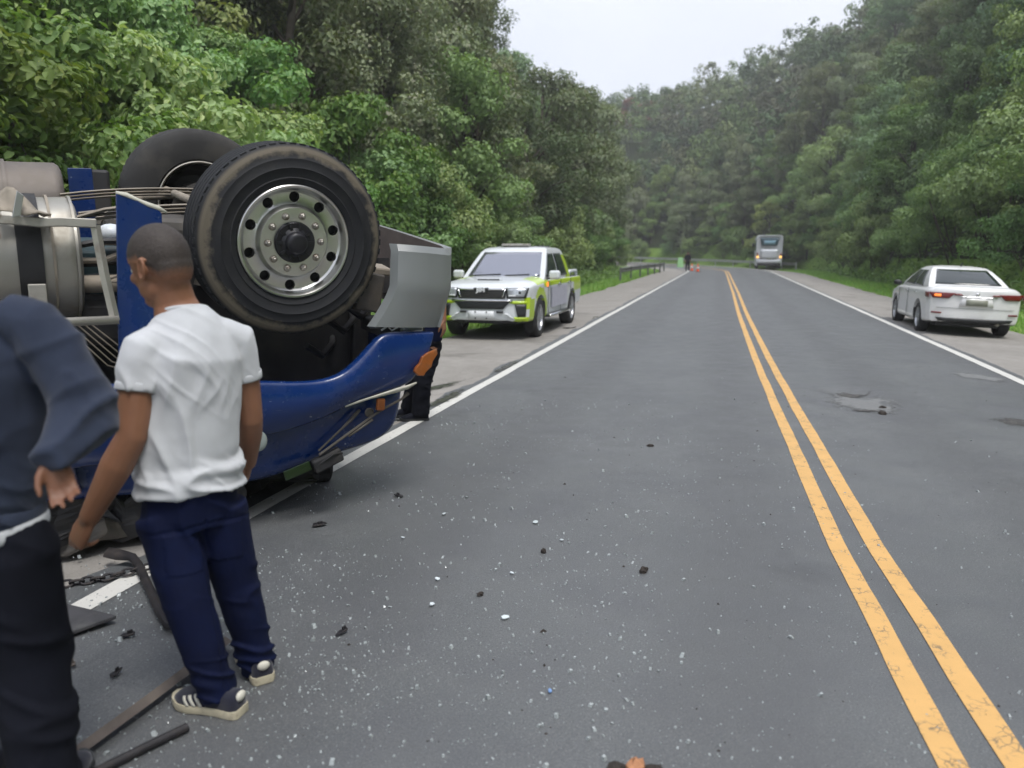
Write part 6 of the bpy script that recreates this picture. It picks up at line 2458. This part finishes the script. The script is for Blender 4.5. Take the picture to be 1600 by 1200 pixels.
# ------------------------------------------------------------------ things on the road
M_iron = plain('dark_iron', (0.035, 0.033, 0.036), 0.6, 0.5, 0.25, 14, bump=0.3, dirt=(0.09, 0.075, 0.065), dscale=10)
M_matt = plain('rubber_mat', (0.05, 0.05, 0.055), 0.85, 0, 0.2, 10, bump=0.3, dirt=(0.10, 0.10, 0.10), dscale=6)
M_rustbar = plain('dusty_bar', (0.12, 0.10, 0.088), 0.8, 0.2, 0.25, 8, dirt=(0.2, 0.17, 0.14), dscale=7)
M_clod = plain('dark_clod', (0.035, 0.028, 0.024), 0.95, 0, 0.4, 30, bump=0.6)
M_brick = plain('terracotta', (0.42, 0.20, 0.10), 0.9, 0, 0.25, 20, bump=0.5)
M_shard = NT('glass_shard').set(Base=(0.60, 0.66, 0.68), Roughness=0.12, Specular=0.8).mat
M_crumb = NT('glass_crumb').set(Base=(0.34, 0.37, 0.37), Roughness=0.2, Specular=0.7).mat
M_bluechip = plain('blue_chip', (0.16, 0.28, 0.52), 0.3, 0, 0.1, 30)


def ground_tube(name, label, cat, pts, rad, mat, n=10, ref=None, smooth_=True):
    g = G()
    g.tube([Vector(p) for p in pts], rad, n, ref=ref)
    o = g.build(name, mat, None, angle=45)
    return tag(o, label, cat)


# pry bar with two bent ends
ground_tube('pry_bar', 'dark iron pry bar with bent ends lying across the white edge line', 'tool',
            [(-2.13, 3.83, 0.05), (-2.04, 3.78, 0.055), (-1.96, 3.76, 0.05), (-1.90, 3.70, 0.03), (-1.72, 3.43, 0.026), (-1.56, 3.19, 0.026), (-1.48, 3.08, 0.027), (-1.44, 3.055, 0.028), (-1.39, 3.08, 0.035), (-1.36, 3.13, 0.05)],
            [(0.03, 0.010), (0.03, 0.014), (0.022, 0.018), (0.022, 0.022), (0.022, 0.022), (0.022, 0.022), (0.022, 0.022), (0.020, 0.020), (0.018, 0.018), (0.012, 0.012)], M_iron, 8)
ground_tube('long_bar', 'long dusty metal bar lying on the asphalt behind the man in white', 'bar', [(-1.17, 2.92, 0.035), (-1.30, 2.5, 0.03), (-1.46, 2.02, 0.025)], [(0.030, 0.02)] * 3, M_rustbar, 4, ref=(1, 0, 0.1))
ground_tube('short_bar', 'short black bar lying on the asphalt at the bottom left', 'bar', [(-1.10, 2.37, 0.016), (-1.20, 2.25, 0.016), (-1.32, 2.10, 0.016)], [0.015, 0.015, 0.015], M_iron, 8)
# rubber flap
g = G()
poly = [(-2.32, 3.42), (-2.04, 3.28), (-1.73, 3.14), (-1.90, 2.96), (-2.12, 2.82), (-2.5, 2.9)]
top = [(x, y, 0.03 + 0.025 * noise.noise((x * 3, y * 3, 0))) for x, y in poly]
g.add([(x, y, z - 0.018) for x, y, z in top] + top, [tuple(range(5, -1, -1)), tuple(range(6, 12))] + [(i, (i + 1) % 6, 6 + (i + 1) % 6, 6 + i) for i in range(6)])
tag(g.build('rubber_flap', M_matt, None, bevel=0.004), 'torn black rubber flap lying beside the white edge line', 'flap')


# chain: separate links as parts
ch = empty('chain', (-2.2, 3.5, 0))
tag(ch, 'heavy dark steel chain stretched along the ground by the pry bar', 'chain')
g = G()
lk = []
for i in range(24):
    a = 2 * math.pi * i / 24
    lk.append((0.030 * math.copysign(abs(math.cos(a)) ** 0.8, math.cos(a)), 0.017 * math.sin(a), 0))
g.tube(lk, 0.0062, 8, close=True)
lme = g.mesh('chain_link', M_iron, smooth=True)
pts = [Vector((-2.45, 3.38, 0.012)), Vector((-2.19, 3.50, 0.012)), Vector((-2.0, 3.585, 0.014)), Vector((-1.84, 3.68, 0.03)), Vector((-1.72, 3.78, 0.014))]
dist, i = 0.0, 0
for k in range(len(pts) - 1):
    L_ = (pts[k + 1] - pts[k]).length
    d = (pts[k + 1] - pts[k]).normalized()
    while dist < L_:
        o = link('link', lme, ch)
        p = pts[k] + d * dist - Vector((-2.2, 3.5, 0))
        M = frame(p + Vector((0, 0, 0.004)), d, (0, 0, 1)) @ Matrix.Rotation(R(40 if i % 2 else -45) + random.uniform(-.2, .2), 4, 'X')
        o.matrix_local = M
        i += 1
        dist += 0.045
    dist -= L_


def lump(name, label, cat, loc, r, mat, seed, group=None, flat=0.6):
    g = G()
    n, m = 10, 6
    g.ball((0, 0, 0), 1.0, n, m)
    vs = []
    for p in g.v:
        v = Vector(p)
        k = 1 + 0.45 * noise.noise(v * 1.5 + Vector((seed, seed, 0))) + 0.2 * noise.noise(v * 4 + Vector((0, seed, 3)))
        vs.append((v.x * r[0] * k, v.y * r[1] * k, max(-0.4 * r[2], v.z * r[2] * k) + 0.4 * r[2]))
    g.v = vs
    o = g.build(name, mat, None, smooth=False)
    o.location = loc
    o.rotation_euler = (0, 0, seed)
    return tag(o, label, cat, group)


lump('dirt_clod', 'larger dark clod of dirt on the left lane, right of the white glass shard', 'clod', (0.67, 3.69, 0), (0.032, 0.02, 0.018), M_clod, 1.0)
lump('dirt_clod', 'small dark clod just below the brightest glass shard', 'clod', (0.17, 3.94, 0), (0.016, 0.014, 0.02), M_clod, 2.0)
lump('dirt_clod', 'small dark clod in the middle of the left lane, farthest of the clods', 'clod', (1.16, 6.25, 0), (0.03, 0.02, 0.018), M_clod, 3.0)
lump('dirt_clod', 'tiny dark clod left of the pale glass chip', 'clod', (-0.15, 3.42, 0), (0.02, 0.014, 0.012), M_clod, 4.0)
lump('asphalt_chunk', 'dark asphalt chunk at the right edge of the pothole', 'chunk', (3.72, 7.55, 0), (0.05, 0.035, 0.025), M_clod, 5.0)
lump('asphalt_chunk', 'small asphalt chunk above the right end of the pothole', 'chunk', (3.86, 7.85, 0), (0.04, 0.03, 0.02), M_clod, 6.0)
lump('terracotta_lump', 'orange-brown broken lump on the asphalt at the bottom edge', 'lump', (0.385, 2.165, 0), (0.035, 0.03, 0.03), M_brick, 7.0)
lump('dirt_clod', 'dark crumbled clod left of the orange-brown lump', 'clod', (0.325, 2.16, 0), (0.03, 0.03, 0.02), M_clod, 8.0)
lump('dirt_clod', 'dark crumbled clod right of the orange-brown lump', 'clod', (0.445, 2.15, 0), (0.035, 0.025, 0.022), M_clod, 9.0)


def shard(loc, size, label, mat=M_shard, tilt=0.2):
    rg = random.Random(int(abs(loc[0] * 1000 + loc[1] * 777)))
    n = rg.randint(5, 6)
    poly = [(size * rg.uniform(0.7, 1.1) * math.cos(2 * math.pi * i / n + rg.uniform(-.3, .3)), size * 0.65 * rg.uniform(0.7, 1.1) * math.sin(2 * math.pi * i / n + rg.uniform(-.3, .3))) for i in range(n)]
    g = G()
    g.prism(poly, 0.005)
    o = g.build('glass_shard', mat, None, bevel=0.001)
    o.location = (loc[0], loc[1], size * 0.3 * tilt + 0.006)
    o.rotation_euler = (tilt * rg.uniform(0.5, 1.2), tilt * rg.uniform(-1, 1), rg.uniform(0, 6))
    return tag(o, label, 'shard', 'broken glass shards on the road')


shard((0.14, 4.40), 0.030, 'largest and brightest glass shard on the left lane')
shard((0.28, 4.11), 0.018, 'small glass shard right of the largest shard')
shard((-0.37, 3.31), 0.020, 'pale glass shard in the near left lane, left of centre')
shard((-0.37, 3.59), 0.020, 'flat glass shard just above the pale near shard')
shard((0.0, 3.66), 0.016, 'glass chip right of the flat shard')
shard((-0.03, 3.18), 0.022, 'yellowish glass shard below the tiny clod')
shard((-0.42, 4.55), 0.022, 'bluish glass shard nearest the truck side of the lane')
shard((0.14, 2.60), 0.014, 'small blue chip near the bottom of the picture', M_bluechip)
shard((-1.62, 2.47), 0.022, 'pale blue glass shard between the two bars and the black trousers')
shard((-0.62, 4.15), 0.016, 'glass chip on the asphalt right of the man in white')


def fragment(loc, size, rz, seed, label, mat):
    rg = random.Random(seed)
    n = 6
    poly = [(size * rg.uniform(0.5, 1.1) * math.cos(2 * math.pi * i / n), size * rg.uniform(0.25, 0.6) * math.sin(2 * math.pi * i / n)) for i in range(n)]
    g = G()
    g.prism(poly, 0.008)
    g.box((size * 0.2, 0, 0.012), (size * 0.5, 0.006, 0.02))
    o = g.build('plastic_fragment', mat, None, bevel=0.002)
    o.location = (loc[0], loc[1], 0.008)
    o.rotation_euler = (rg.uniform(-.15, .15), rg.uniform(-.15, .15), rz)
    return tag(o, label, 'fragment', 'broken truck fragments on the road')


fragment((-1.62, 3.02), 0.045, 0.4, 1, 'black plastic fragment between the rubber flap and the pry bar', M_iron)
fragment((-1.52, 2.72), 0.035, 1.4, 2, 'black plastic fragment beside the long bar, near its far end', M_iron)
fragment((-1.72, 2.78), 0.030, 2.2, 3, 'grey fragment just below the rubber flap', M_rustbar)
fragment((-0.72, 3.05), 0.040, 0.9, 4, 'black fragment on the asphalt right of the far shoe', M_iron)
fragment((-1.15, 4.35), 0.060, 0.2, 5, 'dark fragment under the nose of the truck, on the road side', M_iron)
fragment((-0.75, 4.9), 0.045, 2.6, 6, 'dark fragment lying in the shadow in front of the truck', M_iron)
fragment((-1.55, 3.42), 0.040, 1.1, 7, 'rusty fragment right of the pry bar shaft', M_brick)


def crumbs():
    """thousands of tiny crumbs of safety glass scattered over the lane"""
    rg = np.random.default_rng(21)
    V, Fc = [], []
    n = 0
    while n < 7600:
        if rg.uniform() < 0.22:
            y = rg.normal(3.0, 0.6)
            x = rg.normal(-1.2, 0.5)
            if y < 1.9: continue
        elif rg.uniform() < 0.84:
            y = 1.9 + 6.5 * rg.uniform() ** 1.4
            x = rg.normal(0.1, 1.35)
        else:
            y = 2.0 + 12 * rg.uniform() ** 1.5
            x = rg.uniform(-1.9, 4.5)
        if x < -2.85 + 0.2695 * y - 0.6: continue
        cl = noise.noise((x * 1.3, y * 1.3, 4.0))
        if rg.uniform() > 0.5 + cl * 0.9: continue
        s = float(np.clip(rg.lognormal(math.log(0.0024), 0.62), 0.001, 0.011))
        a = rg.uniform(0, 6.28)
        ca, sa = math.cos(a) * s, math.sin(a) * s
        h = s * rg.uniform(0.6, 1.6)
        tx, ty = rg.normal() * s * 0.4, rg.normal() * s * 0.4
        b = len(V)
        z0 = -0.001
        V += [(x + ca, y + sa, z0), (x - sa, y + ca, z0), (x - ca, y - sa, z0), (x + sa, y - ca, z0),
              (x + ca * .8 + tx, y + sa * .8 + ty, h), (x - sa * .8 + tx, y + ca * .8 + ty, h * 1.15), (x - ca * .8 + tx, y - sa * .8 + ty, h * 0.9), (x + sa * .8 + tx, y - ca * .8 + ty, h)]
        Fc += [(b + 4, b + 5, b + 6, b + 7), (b, b + 1, b + 5, b + 4), (b + 1, b + 2, b + 6, b + 5), (b + 2, b + 3, b + 7, b + 6), (b + 3, b, b + 4, b + 7)]
        n += 1
    # lift to the road surface
    me = bpy.data.meshes.new('glass_crumbs')
    V = [(x, y, z + 0.006 * noise.noise((x * 0.35, y * 0.35, 3.1))) for x, y, z in V]
    me.from_pydata(V, [], Fc)
    me.materials.append(M_crumb)
    tag(link('glass_crumbs', me), 'tiny crumbs of safety glass scattered over the left lane', 'glass', kind='stuff')


crumbs()


def grit():
    rg = np.random.default_rng(22)
    V, Fc = [], []
    for i in range(1200):
        y = 2 + 15 * rg.uniform() ** 1.3
        x = rg.uniform(-2.5, 6)
        if x < -2.85 + 0.2695 * y - 0.8: continue
        s = float(np.clip(rg.lognormal(math.log(0.0028), 0.6), 0.001, 0.014))
        b = len(V)
        pts = [(1, 0, 0), (0, 1, 0), (-1, 0, 0), (0, -1, 0), (0, 0, 0.9)]
        a = rg.uniform(0, 6.28)
        for px, py, pz in pts:
            k = s * rg.uniform(0.6, 1.3)
            V.append((x + k * (px * math.cos(a) - py * math.sin(a)), y + k * (px * math.sin(a) + py * math.cos(a)), pz * k + 0.006 * noise.noise((x * 0.35, y * 0.35, 3.1))))
        Fc += [(b, b + 1, b + 4), (b + 1, b + 2, b + 4), (b + 2, b + 3, b + 4), (b + 3, b, b + 4)]
    me = bpy.data.meshes.new('grit')
    me.from_pydata(V, [], Fc)
    me.materials.append(M_clod)
    tag(link('grit', me), 'dark grit and small stones strewn over the asphalt', 'grit', kind='stuff')


grit()


# ------------------------------------------------------------------ road patches and stains (thin sheets on the surface)
def blob(name, cx, cy, rx, ry, ang, mat, zoff, seed, zf=None):
    n = 48
    vs = []
    rings = 4
    for r in range(rings + 1):
        for i in range(n):
            a = 2 * math.pi * i / n
            k = (r / rings) * (1 + 0.28 * noise.noise((math.cos(a) * 1.6, math.sin(a) * 1.6, seed)) + 0.14 * noise.noise((math.cos(a) * 5, math.sin(a) * 5, seed)))
            x, y = rx * k * math.cos(a), ry * k * math.sin(a)
            X, Y = cx + x * math.cos(ang) - y * math.sin(ang), cy + x * math.sin(ang) + y * math.cos(ang)
            s_ = (X - 0.72) * D0.x + Y * D0.y
            t_ = (X - 0.72) * D0.y - Y * D0.x
            z = (zf or zroad)(s_, t_)
            vs.append((X, Y, z + zoff))
    fs = []
    for r in range(rings):
        for i in range(n):
            fs.append((r * n + i, r * n + (i + 1) % n, (r + 1) * n + (i + 1) % n, (r + 1) * n + i))
    g = G()
    g.add(vs, fs)
    o = g.build(name, mat, None, smooth=True)
    at_ = o.data.attributes.new('fall', 'FLOAT', 'POINT')
    at_.data.foreach_set('value', [1 - (k // n) / rings for k in range(len(vs))])
    return tag(o, kind='structure')


def stain_mat(name, stops, rough, lo, hi, nscale=9, bump=0.5):
    """worn patch or stain whose edge breaks up irregularly"""
    m = NT(name)
    co = m.coord()
    at_ = m.n('ShaderNodeAttribute')
    at_.attribute_name = 'fall'
    f = m.math('ADD', at_.outputs['Fac'], m.math('MULTIPLY', m.math('SUBTRACT', m.noise(co, nscale, 6, 0.72), 0.5), 1.7))
    m.set(Base=m.ramp(m.noise(co, 22, 5, 0.7), stops), Roughness=rough, Specular=0.45)
    m.bump(m.noise(co, 90, 3), bump, 0.006)
    tr = m.n('ShaderNodeBsdfTransparent')
    mx = m.n('ShaderNodeMixShader')
    m.l(m.ramp(f, [(lo, 0.0), (hi, 1.0)]), mx.inputs[0])
    m.l(tr.outputs[0], mx.inputs[1])
    m.l(m.p.outputs[0], mx.inputs[2])
    m.l(mx.outputs[0], m.out.inputs[0])
    return m.mat


M_patch = stain_mat('asphalt_patch', [(0.35, (0.15, 0.155, 0.158)), (0.7, (0.20, 0.202, 0.20))], 0.75, 0.10, 0.35)
M_broken = stain_mat('broken_asphalt', [(0.4, (0.045, 0.045, 0.044)), (0.55, (0.085, 0.082, 0.078)), (0.68, (0.22, 0.21, 0.195))], 0.9, 0.35, 0.75, 14, 1.0)
M_wet = stain_mat('wet_stain', [(0.35, (0.03, 0.032, 0.03)), (0.7, (0.13, 0.125, 0.11))], 0.25, 0.35, 0.75, 7, 0.2)
blob('road_patch', 3.82, 8.15, 0.40, 0.66, -0.2, M_patch, 0.004, 1.0)
blob('pothole_edge', 3.95, 8.80, 0.34, 0.24, 0.0, M_broken, 0.007, 2.0)
blob('pothole_edge', 3.62, 7.70, 0.22, 0.10, 0.0, M_broken, 0.007, 2.5)
blob('pothole_edge', 4.95, 7.35, 0.40, 0.32, 0.0, M_broken, 0.004, 3.0)
blob('road_patch', 6.1, 9.9, 0.25, 0.4, 0.3, M_patch, 0.004, 6.0)
zz = lambda s, t: max(zsh(s, t) - 0.02, zroad(s, t) if tl(s) - 0.3 < t else -9)
blob('wet_stain', -0.92, 9.35, 0.16, 0.95, -0.5, M_wet, 0.008, 4.0, zz)
blob('wet_stain', -0.74, 8.35, 0.14, 0.9, -0.27, M_wet, 0.009, 5.0, zz)
blob('wet_stain', -0.06, 10.9, 0.10, 1.2, -0.27, M_wet, 0.009, 7.0, zz)
blob('wet_stain', 1.25, 16.9, 0.28, 0.25, 0.0, M_wet, 0.008, 8.0, zz)
blob('wet_stain', 2.1, 19.3, 0.15, 0.35, -0.3, M_wet, 0.008, 9.0, zz)
# ------------------------------------------------------------------ air
def haze():
    m = bpy.data.materials.new('haze')
    m.use_nodes = True
    nt = m.node_tree
    nt.nodes.clear()
    o = nt.nodes.new('ShaderNodeOutputMaterial')
    v = nt.nodes.new('ShaderNodeVolumePrincipled')
    v.inputs['Color'].default_value = (0.97, 0.98, 1.0, 1)
    v.inputs['Density'].default_value = 0.0015
    v.inputs['Anisotropy'].default_value = 0.3
    nt.links.new(v.outputs[0], o.inputs['Volume'])
    g = G()
    g.box((60, 90, 43), (520, 520, 96))
    b = g.build('haze', m)
    tag(b, kind='stuff')


haze()
